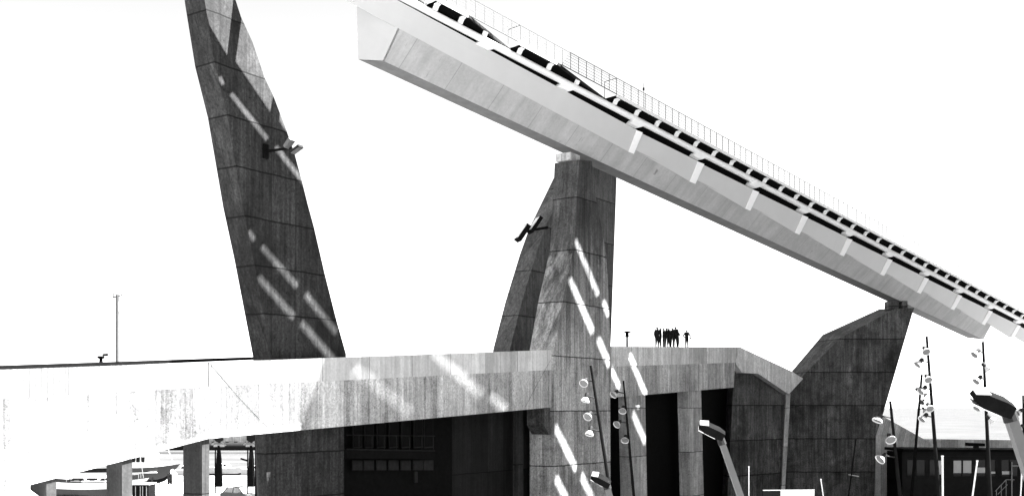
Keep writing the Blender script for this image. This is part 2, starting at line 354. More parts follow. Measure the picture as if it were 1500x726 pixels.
# ------------------------------------------------------------------ viewing platform, its columns and rooms
P = Wall(895, 96)
plat = thing('viewing_platform', P.g(985) + D2 * 3, 'level concrete platform right of the central pylon, with people standing on top', 'platform')
ptop = lambda u: 507 + (u - 895) / 188
build('parapet', MB().prism([p - D2 * .04 for p in P.pts([(895.5, ptop(895.5)), (1083, ptop(1083)), (1076.5, 530.7), (895.5, 536.4)])], D2 * .5), M['parapet_b'] if 'parapet_b' in M else M['girder_b'], plat)
build('girder', MB().prism(P.pts([(895.5, 536), (1076.5, 530.3), (1075, 567), (895.5, 582)]), D2 * .9), M['girder_b'], plat)
build('deck', MB().prism([p + D2 * .92 for p in P.pts([(896, 508), (1079, 509), (1074, 530), (896, 536)])], D2 * 7), M['inner'], plat)
PC = Wall(895, 97.2)
cols = []
for (a, b, c, d, lab) in ((922.5, 945, 926, 948, 'narrow concrete column beneath the platform, next to the central pylon'), (1008, 1027, 1011.5, 1031, 'narrow concrete column beneath the platform, next to the right-hand wall')):
    vt = lambda u: 581.2 - 15 * (u - 895) / 180
    mb = MB().prism(PC.pts([(a, vt(a) + .5), (b, vt(b) + .5), (d, 726), (d + .4, None), (c + .3, None), (c, 726)]), D2 * 1.2)
    o = build('support_column', mb, M['column']); tag(o, lab, 'column', 'columns under the platform')
# abutment between platform and right pylon
AB = Wall(1070, 121.5, 1155, 129)
abut = thing('abutment_wall', AB.g(1110), 'dark stained concrete wall between the platform and the right pylon', 'wall')
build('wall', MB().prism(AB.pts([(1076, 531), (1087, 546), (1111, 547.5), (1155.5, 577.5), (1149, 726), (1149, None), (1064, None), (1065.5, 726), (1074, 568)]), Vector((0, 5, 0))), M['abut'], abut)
BD = Wall(1078, 120.2, 1178, 128.2)
build('stair_parapet', MB().prism(BD.pts([(1083.5, 507.6), (1159, 543), (1176.5, 554), (1155.5, 577), (1111, 547), (1087, 545.5), (1077, 530.9)]), Vector((-.4, 1.0, 0))), M['parapet_b'], abut, label='pale slanting parapet along the top of the wall')
DR = Wall(1140, 127.4, 1165, 127.41)
build('drain_strip', MB().prism(DR.pts([(1151.5, 578), (1158, 576), (1149.5, 726), (1149, None), (1143.5, None), (1144, 726)]), Vector((0, .5, 0))), M['column'], abut)
# rooms below: dark building set back under ramp and platform
IN = Wall(808, 86); IN.K = R.K * 1.085
room = thing('glazed_building', IN.g(640) + D2 * 5, 'dark glazed building in the deep shade beneath the ramp', 'building')
vt = lambda u: (627 - 50 * (u - 480) / 330)
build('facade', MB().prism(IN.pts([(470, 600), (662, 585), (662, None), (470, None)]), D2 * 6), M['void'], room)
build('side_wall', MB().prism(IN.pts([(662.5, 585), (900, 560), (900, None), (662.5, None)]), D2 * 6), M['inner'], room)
I2 = Wall(808, 86); I2.K = IN.K * .992
for u in (524, 541, 559, 577, 595, 613, 628):
    pane = build('window', MB().prism(I2.pts([(u - 6.5, 606), (u + 6.5, 605), (u + 6.5, 655), (u - 6.5, 656)]), D2 * .1), M['dark'], room)
    build('pane', MB().prism([p - D2 * .03 for p in I2.pts([(u - 5.6, 608), (u + 5.6, 607), (u + 5.6, 653), (u - 5.6, 654)])], D2 * .05), M['glass'], pane)
    build('window', MB().prism(I2.pts([(u - 7, 673.5), (u + 7, 673.5), (u + 7, 688), (u - 7, 688)]), D2 * .1), M['charcoal2'], room)
I3 = Wall(808, 86); I3.K = IN.K * .975
build('balcony', MB().prism(I3.pts([(506, 657.5), (637, 660), (637, 672), (506, 671)]), D2 * 1.2), M['void'], room)
rl = MB()
for va, vb, r in ((636.5, 638, .035), (657.2, 659.6, .05)):
    rl.tube(I3.p(508, va), I3.p(637, vb), r)
for u in (526, 545, 563, 581, 600, 618, 635): rl.tube(I3.p(u, 637 + (u - 508) / 90), I3.p(u, 658), .025)
build('railing', rl, M['charcoal'], room)
build('door_frame', MB().prism(I2.pts([(608, 690), (612, 690), (612, 706), (608, 706)]), D2 * .1), M['charcoal2'], room)
# concrete strip column and corbel by the pylon
o = build('support_column', MB().prism(I3.pts([(757, 600), (766, 600), (767, None), (756, None)]), D2 * .35), M['colblack']); tag(o, 'slim shaded column deep under the ramp near the corbel', 'column')
CB = Wall(806, 86.6)
cb = build('corbel', MB().prism(CB.pts([(797, 590), (806, 589), (806.4, 636), (804, 636), (797, 622)]), D2 * 1.6), M['abut'])
tag(cb, 'concrete corbel with angled foot tucked beneath the ramp end', 'corbel')
PB = Wall(895, 102)
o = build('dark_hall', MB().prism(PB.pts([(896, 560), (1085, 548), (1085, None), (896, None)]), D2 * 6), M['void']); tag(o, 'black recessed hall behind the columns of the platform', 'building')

# columns under the left part of the ramp
def blade(u_crease, du_l, du_r, Y, vtop, label):
    w = Wall(u_crease, Y)
    pts = w.pts([(u_crease, vtop), (u_crease + du_r, vtop - du_r * .26), (u_crease + du_r, None), (u_crease, None)])
    L = du_l / (F * -D2.x + (u_crease - U0) * D2.y) * Y
    o = build('support_column', MB().prism(pts, D2 * L), M['colblack']); tag(o, label, 'column', 'columns under the ramp')
blade(296, 28, 10.5, 57.15, 644.5, 'column under the ramp with bright white edge, in front of the hoist')
blade(178.7, 23, 15, 53.0, 675.5, 'column under the ramp standing between the sailboat and the dark cruiser')
blade(68, 24, 14.5, 49.6, 703.6, 'short column under the low left end of the ramp')

# ------------------------------------------------------------------ the white stepped beam
A0 = Vector((10.615, 96, ZC + 22.32)); AD = Vector((6.396, 5.874, -1.430)); NB = Vector((.7365 * 0 + .6764, -.7365, 0)); ADn = AD.normalized()
def B(n, o, z): return A0 + AD * n + NB * o + UP * z
def n_for_u(u, o, z):
    lo, hi = -8.0, 14.0
    for _ in range(60):
        m_ = (lo + hi) / 2; p_ = B(m_, o, z)
        if U0 + F * p_.x / p_.y < u: lo = m_
        else: hi = m_
    return lo
X_ = 1.36; YB = 1.45
beam = thing('stepped_beam', B(2, 0, 0) - UP * 0, 'huge white stepped beam sloping down across the sky to the right', 'beam')
def beam_loft(prof, ua, ub):
    a = [B(n_for_u(u, o, z), o, z) for (o, z), u in zip(prof, ua)]; b = [B(n_for_u(u, o, z), o, z) for (o, z), u in zip(prof, ub)]
    return MB().loft(a, b)
def z_for(u, v, o):
    n = n_for_u(u, o, 0); p_ = B(n, o, 0); return n, (ZC + (V0 - v) / F * p_.y) - p_.z
FO = -2 * X_ - YB
nf, zf = z_for(523, -2, FO)
left = [B(n_for_u(604, .55, 1.2), .42, 1.35), B(n_for_u(583, .52, .52), .52, .52), B(n_for_u(561, -X_, -X_), -X_, -X_), B(n_for_u(525, -X_ - YB, -X_), -X_ - YB, -X_), B(nf, FO, zf), B(n_for_u(604, .55, 1.2), -.4, zf)]
midp = [B(0, -1.25, .7), B(0, .18, .34), B(0, -X_, -X_), B(0, -X_ - YB, -X_), B(0, FO, 1.3), B(0, -1.6, 1.5)]
rgt = [B(n_for_u(1462, -.05, 1.2), -1.25, .7), B(n_for_u(1452, .18, .34), .18, .34), B(n_for_u(1440, -X_, -X_), -X_ + .06, -X_ + .06), B(n_for_u(1417, -X_ - YB, -X_), -X_ - YB, -X_ + .06), B(n_for_u(1420, FO, 1.3), FO, 1.3), B(n_for_u(1462, -.4, 1.5), -1.6, 1.5)]
n_ = (left[2] - left[1]).cross(left[3] - left[1])       # square the end off: all its corners lie in one plane
def on_end(u, v):
    d_ = W(u, v, 1.0) - Vector((0, 0, ZC)); return Vector((0, 0, ZC)) + d_ * ((left[1] - Vector((0, 0, ZC))).dot(n_) / d_.dot(n_))
left[0] = left[0] + AD * ((left[1] - left[0]).dot(n_) / AD.dot(n_)); left[4] = on_end(523, 3); left[5] = on_end(556, 6)
gm = MB(); gm.v = left + midp + rgt
for a_ in (0, 6): gm.f += [(a_ + i, a_ + (i + 1) % 6, a_ + 6 + (i + 1) % 6, a_ + 6 + i) for i in range(6) if i not in (2,)]
gm.f += [tuple(range(17, 11, -1))]
gb = build('box_girder', gm, M['web'], beam)
sof = MB(); sof.v = [left[2], left[3], midp[2], midp[3], rgt[2], rgt[3]]; sof.v = sof.v + [p_ + UP * .05 for p_ in sof.v]
sof.f = [(0, 2, 3, 1), (2, 4, 5, 3), (6, 7, 9, 8), (8, 9, 11, 10), (0, 1, 7, 6), (4, 10, 11, 5), (0, 6, 8, 2), (2, 8, 10, 4), (1, 3, 9, 7), (3, 5, 11, 9)]
ep = MB(); ep.loft(left, [p_ + AD * .02 for p_ in left]); ep.v = [p_ - AD * .003 for p_ in ep.v]
build('end_plate', ep, M['endpaint'], gb)
build('soffit_plate', sof, M['soffit'], gb)
OT, ZT = 1.19, 1.63
for k in range(-1, 11):
    # each panel starts recessed behind the flange of the one before it and comes out to its own end flange, coloured pale as if lit
    if k == -1: n0, n1, r0, rt_, lb, lt = -5.2, -.07, .92, .45, .92, 1.72
    else: n0, n1, r0, rt_, lb, lt = k - .02, k + .915, .36, 0, .16, .80
    SEG = 8 if k >= 0 else 1; pm = MB(); NBK = NB * -.25 + UP * .12
    rows = []
    for i_ in range(SEG + 1):
        t = i_ / SEG; n = n0 + (n1 - n0) * t; e = t
        rows.append((B(n, lb * (1 - e) + .02 * e, r0 * (1 - t) - .03 * e), B(n, lt * (1 - e) + .97 * e, ZT + .08 + rt_ * (1 - t))))
    for a_, b_ in rows: pm.v += [a_, b_, b_ + NBK, a_ + NBK]
    for i_ in range(SEG):
        q = 4 * i_; pm.f += [(q + w, q + (w + 1) % 4, q + 4 + (w + 1) % 4, q + 4 + w) for w in range(4)]
    pm.f += [(0, 1, 2, 3), (4 * SEG, 4 * SEG + 3, 4 * SEG + 2, 4 * SEG + 1)]
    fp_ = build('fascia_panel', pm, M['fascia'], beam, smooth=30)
    e0, e1 = n1, k + 1.0
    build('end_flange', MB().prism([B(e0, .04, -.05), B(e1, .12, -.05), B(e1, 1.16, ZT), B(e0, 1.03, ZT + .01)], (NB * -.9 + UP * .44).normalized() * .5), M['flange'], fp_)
# tube under the deck with a saddle on each panel
TO, TZ, TR = 1.38, 2.34, .26
build('pipe', MB().tube(B(-5.2, TO, TZ), B(10.6, TO, TZ), TR, TR, 14), M['white'], beam, smooth=40)
sad0 = None
axb = (ADn, NB, ADn.cross(NB).normalized())
for k in range(-2, 11):
    n = k - .06
    mb = MB().loft([B(n - .16, TO - .5, 1.80), B(n - .02, TO - .5, 1.80), B(n - .02, TO - .05, 1.80), B(n - .16, TO - .05, 1.80)],
                   [B(n - .12, TO - .45, TZ - .12), B(n + .07, TO - .45, TZ - .12), B(n + .07, TO + .33, TZ - .12), B(n - .10, TO + .25, TZ - .12)])
    build('saddle', mb, M['white'], beam)
build('shadow_gap_plate', MB().loft([B(-5.2, .25, 2.12), B(-5.2, 1.1, 2.12), B(-5.2, 1.1, 2.25), B(-5.2, .25, 2.25)], [B(10.6, .25, 2.12), B(10.6, 1.1, 2.12), B(10.6, 1.1, 2.25), B(10.6, .25, 2.25)]), M['black'], beam)
# solar deck: dark underside, white edge beam; the two upper modules taper inwards
NS = n_for_u(900, 2.0, 2.9)
def slab(n0, n1, oa, ob, z0, z1, i0=-2.2):
    return MB().loft([B(n0, i0, z0), B(n0, oa, z0), B(n0, oa, z1), B(n0, i0, z1)], [B(n1, i0, z0), B(n1, ob, z0), B(n1, ob, z1), B(n1, i0, z1)])
DO = 2.25
build('deck_panel', slab(NS, 10.6, DO, DO, 2.9, 3.0), M['black'], beam)
build('edge_beam', MB().loft([B(NS, DO - .05, 2.88), B(NS, DO + .06, 2.88), B(NS, DO + .06, 3.12), B(NS, DO - .05, 3.12)], [B(10.6, DO - .05, 2.88), B(10.6, DO + .06, 2.88), B(10.6, DO + .06, 3.12), B(10.6, DO - .05, 3.12)]), M['white'], beam)
mods = [n_for_u(760, 2.1, 2.9), n_for_u(638, 2.1, 2.9), n_for_u(638, 2.1, 2.9) - 1.05, n_for_u(638, 2.1, 2.9) - 2.1]
ends = [NS] + mods[:-1]
for n0, n1 in zip(mods, ends):
    s = n0 + .36 * (n1 - n0)
    mb = slab(n0, s, DO, DO, 2.9, 3.0)
    mb.loft([B(s, -2.2, 2.9), B(s, DO, 2.9), B(s, DO, 3.0), B(s, -2.2, 3.0)], [B(n1 - .01, -2.2, 2.9), B(n1 - .01, .85, 2.9), B(n1 - .01, .85, 3.0), B(n1 - .01, -2.2, 3.0)])
    build('deck_panel', mb, M['black'], beam)
    eb = MB().loft([B(n0, DO - .05, 2.88), B(n0, DO + .06, 2.88), B(n0, DO + .06, 3.12), B(n0, DO - .05, 3.12)], [B(s, DO - .05, 2.88), B(s, DO + .06, 2.88), B(s, DO + .06, 3.12), B(s, DO - .05, 3.12)])
    eb.loft([B(n0 - .02, 1.0, 2.93), B(n0 - .02, DO + .06, 2.93), B(n0 - .02, DO + .06, 3.14), B(n0 - .02, 1.0, 3.14)], [B(n0, 1.0, 2.93), B(n0, DO + .06, 2.93), B(n0, DO + .06, 3.14), B(n0, 1.0, 3.14)])
    build('edge_beam', eb, M['white'], beam)
    build('raking_bar', MB().loft([B(s, DO - .04, 2.86), B(s, DO + .1, 2.86), B(s, DO + .1, 3.05), B(s, DO - .04, 3.05)], [B(n1, .83, 2.80), B(n1, .98, 2.80), B(n1, .98, 3.0), B(n1, .83, 3.0)]), M['dark'], beam)
# white brackets from the pipe to the deck edge
def bracket(n, tip=DO - .12):
    t = .019
    q = [(TO + .12, TZ + .22), (TO + .32, TZ + .15), (TO + .52, 2.77), (tip, 2.85), (tip, 2.895), (TO + .38, 2.895)]
    return MB().loft([B(n - t, o, z) for o, z in q], [B(n + t, o, z) for o, z in q])
first = None; nn = NS + .06
bn = [NS + .05 + .312 * i for i in range(36)]
for n in bn:
    if first is None: first = build('bracket', bracket(n), M['white'], beam); n_first = n
    else:
        c = first.copy(); COL.objects.link(c); c.parent = beam; c.location = AD * (n - n_first)
for n0, n1 in zip(mods, ends):
    for t, tip in ((.04, DO - .12), (.33, DO - .12), (.62, 1.75)):
        build('bracket', bracket(n0 + t * (n1 - n0), tip), M['white'], beam)
# railing
rl = MB(); RO = DO + .02
n = mods[-1]; k = 0
while n < 10.6:
    rl.tube(B(n, RO, 3.05), B(n, RO, 4.42), .03, .03, 5); n += .105; k += 1
for z in (3.3, 3.55, 3.8, 4.05, 4.25): rl.tube(B(mods[-1], RO, z), B(10.6, RO, z), .016, .016, 5)
rl.tube(B(mods[-1], RO, 4.42), B(10.6, RO, 4.42), .03, .03, 6)
rl.tube(B(mods[-1], RO, 3.08), B(10.6, RO, 3.08), .045, .045, 6)
for n0 in mods[:2] + [NS]:
    rl.tube(B(n0, RO, 4.42), B(n0, .9, 4.42), .03); rl.tube(B(n0, .9, 3.05), B(n0, .9, 4.42), .03)
build('railing', rl, M['rail'], beam)
# bearing pads
for (u, Y, wd) in ((833, 92.4, 1.5),):
    p0 = W(u, 237, Y); build('bearing_pad', MB().box(p0 + UP * .25 - D1 * .1, (.8, .7, .32), (D1, D2, UP)), M['column'], mid)
for (u, wd) in ((1306, 1.3), (1322, .7)):
    p0 = W(u, 451, 131.5); build('bearing_pad', MB().box(p0 + UP * .3, (wd * .45, .8, .5)), M['pylon_c'], rt)
# antenna on the deck
an = thing('antenna', B(.06, .8, 3.0), 'thin lightning rod with small dark tip above the beam railing', 'antenna')
p0 = B(.06, .8, 3.0); build('rod', MB().tube(p0, p0 + UP * 3.2, .03, .02, 6), M['grey'], an); build('sensor', MB().tube(p0 + UP * 2.55, p0 + UP * 2.8, .08, .08, 8), M['black'], an)

# ------------------------------------------------------------------ solar canopy overhead (above the frame), unseen; outline and holes shaped to cast the shade and streaks
CS, CO = .42, 1.0 + ZC
def to_canopy(p):
    t = (CS * p.y + CO - p.z) / (SDIR.z - CS * SDIR.y); return p + SDIR * t
outline = [(-15.5, 58.2), (-11, 59), (-4, 60.5), (0, 61.4), (3.2, 62.3), (4.4, 62.9), (7.1, 64.7), (8.7, 62.8), (9.4, 62), (20, 52), (60, 56), (130, 80), (130, 150), (60, 150), (36, 128), (12, 104), (11, 78), (10, 73), (0, 69), (-8, 66), (-15.5, 62.5)]
holes = []
def quad(wall, a, b, w):
    (u0, v0), (u1, v1) = a, b; d = math.hypot(u1 - u0, v1 - v0); nx, ny = -(v1 - v0) / d * w / 2, (u1 - u0) / d * w / 2
    holes.append([to_canopy(wall.p(u, v)) for u, v in ((u0 + nx, v0 + ny), (u1 + nx, v1 + ny), (u1 - nx, v1 - ny), (u0 - nx, v0 - ny))])
def area(wall, pts): holes.append([to_canopy(wall.p(u, v)) for u, v in pts])
z2 = lambda x, y: (250 + x * .4132, y * .4132)
z3 = lambda x, y: (300 + x * .3857, 280 + y * .3857)
area(LP, [(290, -60), (345, -60), z2(222, 0), z2(200, 195), z2(135, 85), z2(122, 30), (297, 0)])
area(LP, [(362, 0), z2(252, 40), z2(228, 215), z2(353, 395), z2(362, 345), z2(380, 330), (420, 110)])
area(LP, [z2(385, 400), z2(383, 425), z2(415, 472), (450, 200), (430, 150)])
for a, b, w in ((z2(172, 268), z2(186, 300), 5.5), (z2(211, 328), z2(343, 493), 7), (z2(370, 517), z2(480, 655), 7)): quad(LP, a, b, w)
for a, b, w in ((z3(166, 148), z3(187, 185), 6), (z3(214, 207), z3(351, 360), 7.5), (z3(379, 386), z3(500, 535), 7.5), (z3(202, 322), z3(339, 477), 8), (z3(364, 496), z3(490, 640), 8)): quad(LP, a, b, w)
for a, b, w in (((517, 537), (602, 604), 15), ((634, 517), (707, 578), 13), ((717, 578), (742, 600), 12)):
    for k in (-.42, -.14, .14, .42): quad(R, (a[0] + k * w * .66, a[1] - k * w * .75), (b[0] + k * w * .66, b[1] - k * w * .75), .95)
z8 = lambda x, y: (700 + x * .427, 210 + y * .427)
z5 = lambda x, y: (800 + x * .3113, 500 + y * .3113)
for a, b, w in ((z8(333, 328), z8(412, 517), 5.5), (z8(314, 462), z8(394, 646), 6.5), (z8(430, 540), z8(448, 588), 5), (z8(412, 668), z8(452, 760), 6), (z5(43, 400), z5(140, 597), 4), (z5(45, 640), z5(100, 745), 4), (z5(165, 628), z5(222, 745), 3.6)): quad(MP, a, b, w)
for a, b, w in ((z5(306, 130), z5(345, 215), 3.2), (z5(390, 65), z5(472, 255), 3.4)): quad(P, a, b, w)
quad(PC, z5(407, 335), z5(466, 470), 3.6)
def in_poly(x, y, poly):
    c = False; j = len(poly) - 1
    for i in range(len(poly)):
        xi, yi = poly[i][0], poly[i][1]; xj, yj = poly[j][0], poly[j][1]
        if (yi > y) != (yj > y) and x < (xj - xi) * (y - yi) / (yj - yi) + xi: c = not c
        j = i
    return c
vs = []; es = []
for poly in [outline] + [[(p.x, p.y) for p in h] for h in holes]:
    b0 = len(vs); vs += [Vector((x, y)) for x, y in poly]; es += [(b0 + i, b0 + (i + 1) % len(poly)) for i in range(len(poly))]
ov, oe, of, *_r = geometry.delaunay_2d_cdt(vs, es, [], 0, 1e-6)
mb = MB(); mb.v = [Vector((p.x, p.y, CS * p.y + CO)) for p in ov]
H2 = [[(p.x, p.y) for p in h] for h in holes]
for f in of:
    cx = sum(ov[i].x for i in f) / len(f); cy = sum(ov[i].y for i in f) / len(f)
    if in_poly(cx, cy, outline) and not any(in_poly(cx, cy, h) for h in H2): mb.f.append(tuple(f))
used = sorted({i for f in mb.f for i in f}); rm = {i: k for k, i in enumerate(used)}
mb.v = [mb.v[i] for i in used]; mb.f = [tuple(rm[i] for i in f) for f in mb.f]
can = build('solar_canopy', mb, M['pv'])
can.modifiers.new('thickness', 'SOLIDIFY').thickness = .1
sl = MB(); Yr = 42.0  # unseen slats added to cut the sun on the lit ramp
while Yr < 64.7:
    u = VP - R.K / Yr; vb = 642 - 46 * (u - 305) / 503 if u > 305 else (711 - 69 * (u - 38) / 267 if u > 38 else 900)
    xa = to_canopy(R.p(u, top_v(u) - 10)).x - .4; xb = to_canopy(R.p(u, vb)).x + .12; zc_ = CS * Yr + CO + .3
    sl.box(((xa + xb) / 2, Yr, zc_), ((xb - xa) / 2, .1115, .02)); Yr += .25
build('sun_dimming_slats', sl, M['pv'], can)
tag(can, 'broad dark solar canopy overhead, unseen, shaped to cast the shade and light streaks', 'canopy')

# ------------------------------------------------------------------ floodlights bracketed to the pylons
def head_box(c, d, w, h, t, mats, parent):
    """a flat floodlight: dark housing with pale glass; d = facing direction"""
    d = Vector(d).normalized(); r = d.cross(UP).normalized(); u = r.cross(d)
    hs = build('housing', MB().box(c, (w, t, h), (r, d, u)), mats[0], parent)
    build('lens', MB().box(Vector(c) + d * (t + .01), (w * .88, .015, h * .86), (r, d, u)), mats[1], hs)
f1 = thing('bracket_floodlight', LP.p(388, 222), 'pair of floodlights on a dark arm fixed to the leaning left pylon', 'floodlight', None)
a0 = LP.p(388, 222); a1 = W(427, 216.5, 60.6)
build('arm', MB().tube(a0, a1, .09, .07), M['black'], f1); build('wall_plate', MB().box(a0 - D2 * .05, (.18, .08, .4), (D1, D2, UP)), M['black'], f1)
head_box(W(423.5, 210, 60.5), (-.5, .3, .6), .2, .29, .1, (M['pv'], M['pv']), f1)
head_box(W(434, 219, 60.4), (.35, -.2, -.9), .2, .36, .07, (M['charcoal'], M['pv']), f1)
f2 = thing('bracket_floodlight', W(800, 333.5, 92.6), 'pair of floodlights on a dark arm reaching left from the central pylon', 'floodlight', None)
build('arm', MB().tube(W(802, 333, 92.6), W(772, 338, 91.5), .12, .09), M['black'], f2)
head_box(W(783.5, 329.5, 91.8), (-.75, -.25, .55), .5, .78, .16, (M['black'], M['lens']), f2)
head_box(W(765.5, 341, 91.3), (-.75, -.25, .55), .5, .78, .2, (M['black'], M['lens']), f2)

# ------------------------------------------------------------------ people and telescopes on the platform
def person_mesh(h, pose):
    s = h / 1.75
    J = {'pel': (0, 0, .97), 'wai': (0, .01, 1.12), 'che': (0, .0, 1.32), 'nec': (0, .0, 1.49), 'chn': (0, -.015, 1.57), 'hea': (0, -.02, 1.64), 'top': (0, -.005, 1.71), 'nos': (0, -.105, 1.625)}
    st = pose.get('stance', .1)
    for sg, L in ((-1, 'l'), (1, 'r')):
        J['hip' + L] = (sg * .095, 0, .93); J['kne' + L] = (sg * (st + .005), -.02, .5); J['ank' + L] = (sg * (st + .01), .02, .08); J['toe' + L] = (sg * (st + .03), -.14, .04)
        J['sho' + L] = (sg * .19, 0, 1.43)
        a = pose.get(L, 'down')
        if a == 'down': e, w_, f_ = (sg * .25, .02, 1.15), (sg * .25, -.06, .90), (sg * .245, -.09, .80)
        elif a == 'pocket': e, w_, f_ = (sg * .34, .06, 1.15), (sg * .21, -.06, .97), (sg * .17, -.09, .92)
        elif a == 'fore': e, w_, f_ = (sg * .26, -.02, 1.14), (sg * .16, -.25, 1.2), (sg * .1, -.32, 1.23)
        elif a == 'chest': e, w_, f_ = (sg * .29, -.06, 1.17), (sg * .06, -.22, 1.26), (sg * -.03, -.24, 1.29)
        else: e, w_, f_ = (sg * .3, -.05, 1.2), (sg * .3, -.27, 1.05), (sg * .3, -.35, 1.02)
        J['elb' + L] = e; J['wri' + L] = w_; J['han' + L] = f_
    E = [('pel', 'wai'), ('wai', 'che'), ('che', 'nec'), ('nec', 'chn'), ('chn', 'hea'), ('hea', 'top'), ('hea', 'nos')]
    for L in 'lr': E += [('pel', 'hip' + L), ('hip' + L, 'kne' + L), ('kne' + L, 'ank' + L), ('ank' + L, 'toe' + L), ('che', 'sho' + L), ('sho' + L, 'elb' + L), ('elb' + L, 'wri' + L), ('wri' + L, 'han' + L)]
    RD = {'pel': .15, 'wai': .135, 'che': .165, 'nec': .06, 'chn': .07, 'hea': .1, 'top': .07, 'nos': .02, 'hip': .105, 'kne': .075, 'ank': .05, 'toe': .045, 'sho': .075, 'elb': .055, 'wri': .04, 'han': .045}
    names = list(J); me = bpy.data.meshes.new('person_skeleton')
    me.from_pydata([Vector(J[k]) * s for k in names], [(names.index(a), names.index(b)) for a, b in E], [])
    o = bpy.data.objects.new('tmp', me); COL.objects.link(o)
    md = o.modifiers.new('skin', 'SKIN'); sv = me.skin_vertices[0].data
    for i, k in enumerate(names):
        r = RD.get(k, RD.get(k[:3], .06)) * s * pose.get('girth', 1.0) * 1.12; sv[i].radius = (r, r * (.75 if k in ('che', 'wai', 'pel') else 1)); sv[i].use_root = (k == 'pel')
    o.modifiers.new('sub', 'SUBSURF').levels = 1
    dg = bpy.context.evaluated_depsgraph_get(); out = bpy.data.meshes.new_from_object(o.evaluated_get(dg))
    bpy.data.objects.remove(o)
    for p_ in out.polygons: p_.use_smooth = True
    return out
PD = P                                              # people stand just behind the parapet
poses = [({'l': 'down', 'r': 'fore', 'girth': 1.12}, 'h'), ({'l': 'chest', 'r': 'down'}, 'h'), ({'l': 'fore', 'r': 'fore', 'stance': .12}, 'p'), ({'l': 'down', 'r': 'down'}, 'h'), ({'l': 'pocket', 'r': 'chest', 'stance': .13}, 'h'), ({'l': 'fore', 'r': 'pocket'}, 'h'), ({'l': 'chest', 'r': 'fore', 'girth': 1.1, 'stance': .14}, 'h'), ({'l': 'pocket', 'r': 'camera', 'girth': 1.1}, 'h')]
ppl = [(962.6, 478.5, 2.0, 20, 0, 'person at the left end of the group, broad back, one hand forward'),
       (967.6, 479.5, 3.4, -100, 1, 'person whose head shows just right of the leftmost figure, standing farther back'),
       (972.2, 480.5, 1.6, 70, 2, 'person in paler trousers among the dark group on the platform'),
       (976.5, 479.3, 3.0, 10, 3, 'person in the middle of the group, tall and arms down'),
       (979.6, 480.3, 2.2, -60, 4, 'person half turned beside the tall one mid group, elbow out'),
       (984.7, 479.0, 2.6, 150, 5, 'person with head standing clear between the middle and right of the group'),
       (989.6, 477.6, 2.0, -40, 6, 'tallest person of the group, head highest, forearm lifted across'),
       (992.8, 481.5, 2.8, 60, 4, 'person at the right end of the group leaning behind the tallest'),
       (1006.0, 482.5, 2.2, 15, 7, 'person standing alone right of the group, holding something at the hip')]
cache = {}
for u, vtop, back, rot, pi, lab in ppl:
    base = PD.p(u, 507.6 + (u - 895) / 188 * 1.0) + D2 * back
    u_fix = (u - U0) / F * base.y; base.x = u_fix       # same bearing, a little farther in
    h = (508.3 - vtop) / F * base.y * 1.0 + .06
    me = person_mesh(h, poses[pi][0]); me.materials.append(M['cloth'])
    o = bpy.data.objects.new('person', me); COL.objects.link(o); o.location = base; o.rotation_euler = (0, 0, math.radians(rot)); tag(o, lab, 'person', 'people on the platform')
    hm = MB().spin((0, .012 * h, h * .925), (0, .12, 1), [(-.03, .101), (.01, .106), (.05, .098), (.085, .06), (.1, .0)], 10)
    hb = build('hair', hm, M['hair'], None, 60, loc=(0, 0, 0)); hb.parent = o
    if pi == 2:
        lm = MB()
        for sg in (-1, 1): lm.tube((sg * .122, -.012, .1), (sg * .118, -.012, .52), .072, .088, 8); lm.tube((sg * .118, -.012, .52), (sg * .1, 0, .88), .088, .12, 8)
        hb = build('trousers', lm, M['paleleg'], None, 60, loc=(0, 0, 0)); hb.parent = o
    if pi == 7:
        bgm = MB().box((.3, -.3, .98), (.09, .05, .06)); hb = build('held_camera', bgm, M['black'], None, loc=(0, 0, 0)); hb.parent = o
def telescope(base, h, lab):
    t = thing('coin_telescope', base, lab, 'telescope', 'telescopes on parapets')
    build('post', MB().tube(base, base + UP * h * .72, .10, .09, 8), M['black'], t)
    build('collar', MB().spin(base + UP * h * .6, UP, [(0, .06), (.1 * h, .2), (.14 * h, .2), (.15 * h, .1)], 10), M['black'], t, 40)
    c = base + UP * h * .9
    build('optic', MB().box(c - UP * .1, (.14, .16, .16 * h)).box(c + UP * .07 * h, (.26, .12, .05 * h)).tube(c + Vector((.1, 0, .07 * h)), c + Vector((.36, 0, .085 * h)), .06, .07, 8), M['black'], t)
telescope(PD.p(932.8, 507.6) + D2 * 1.0, 1.45, 'coin telescope standing on the platform left of the group')
telescope(far.p(150, 530.5) + D2 * .12, .42, 'small telescope on the far edge of the ramp near the mast')

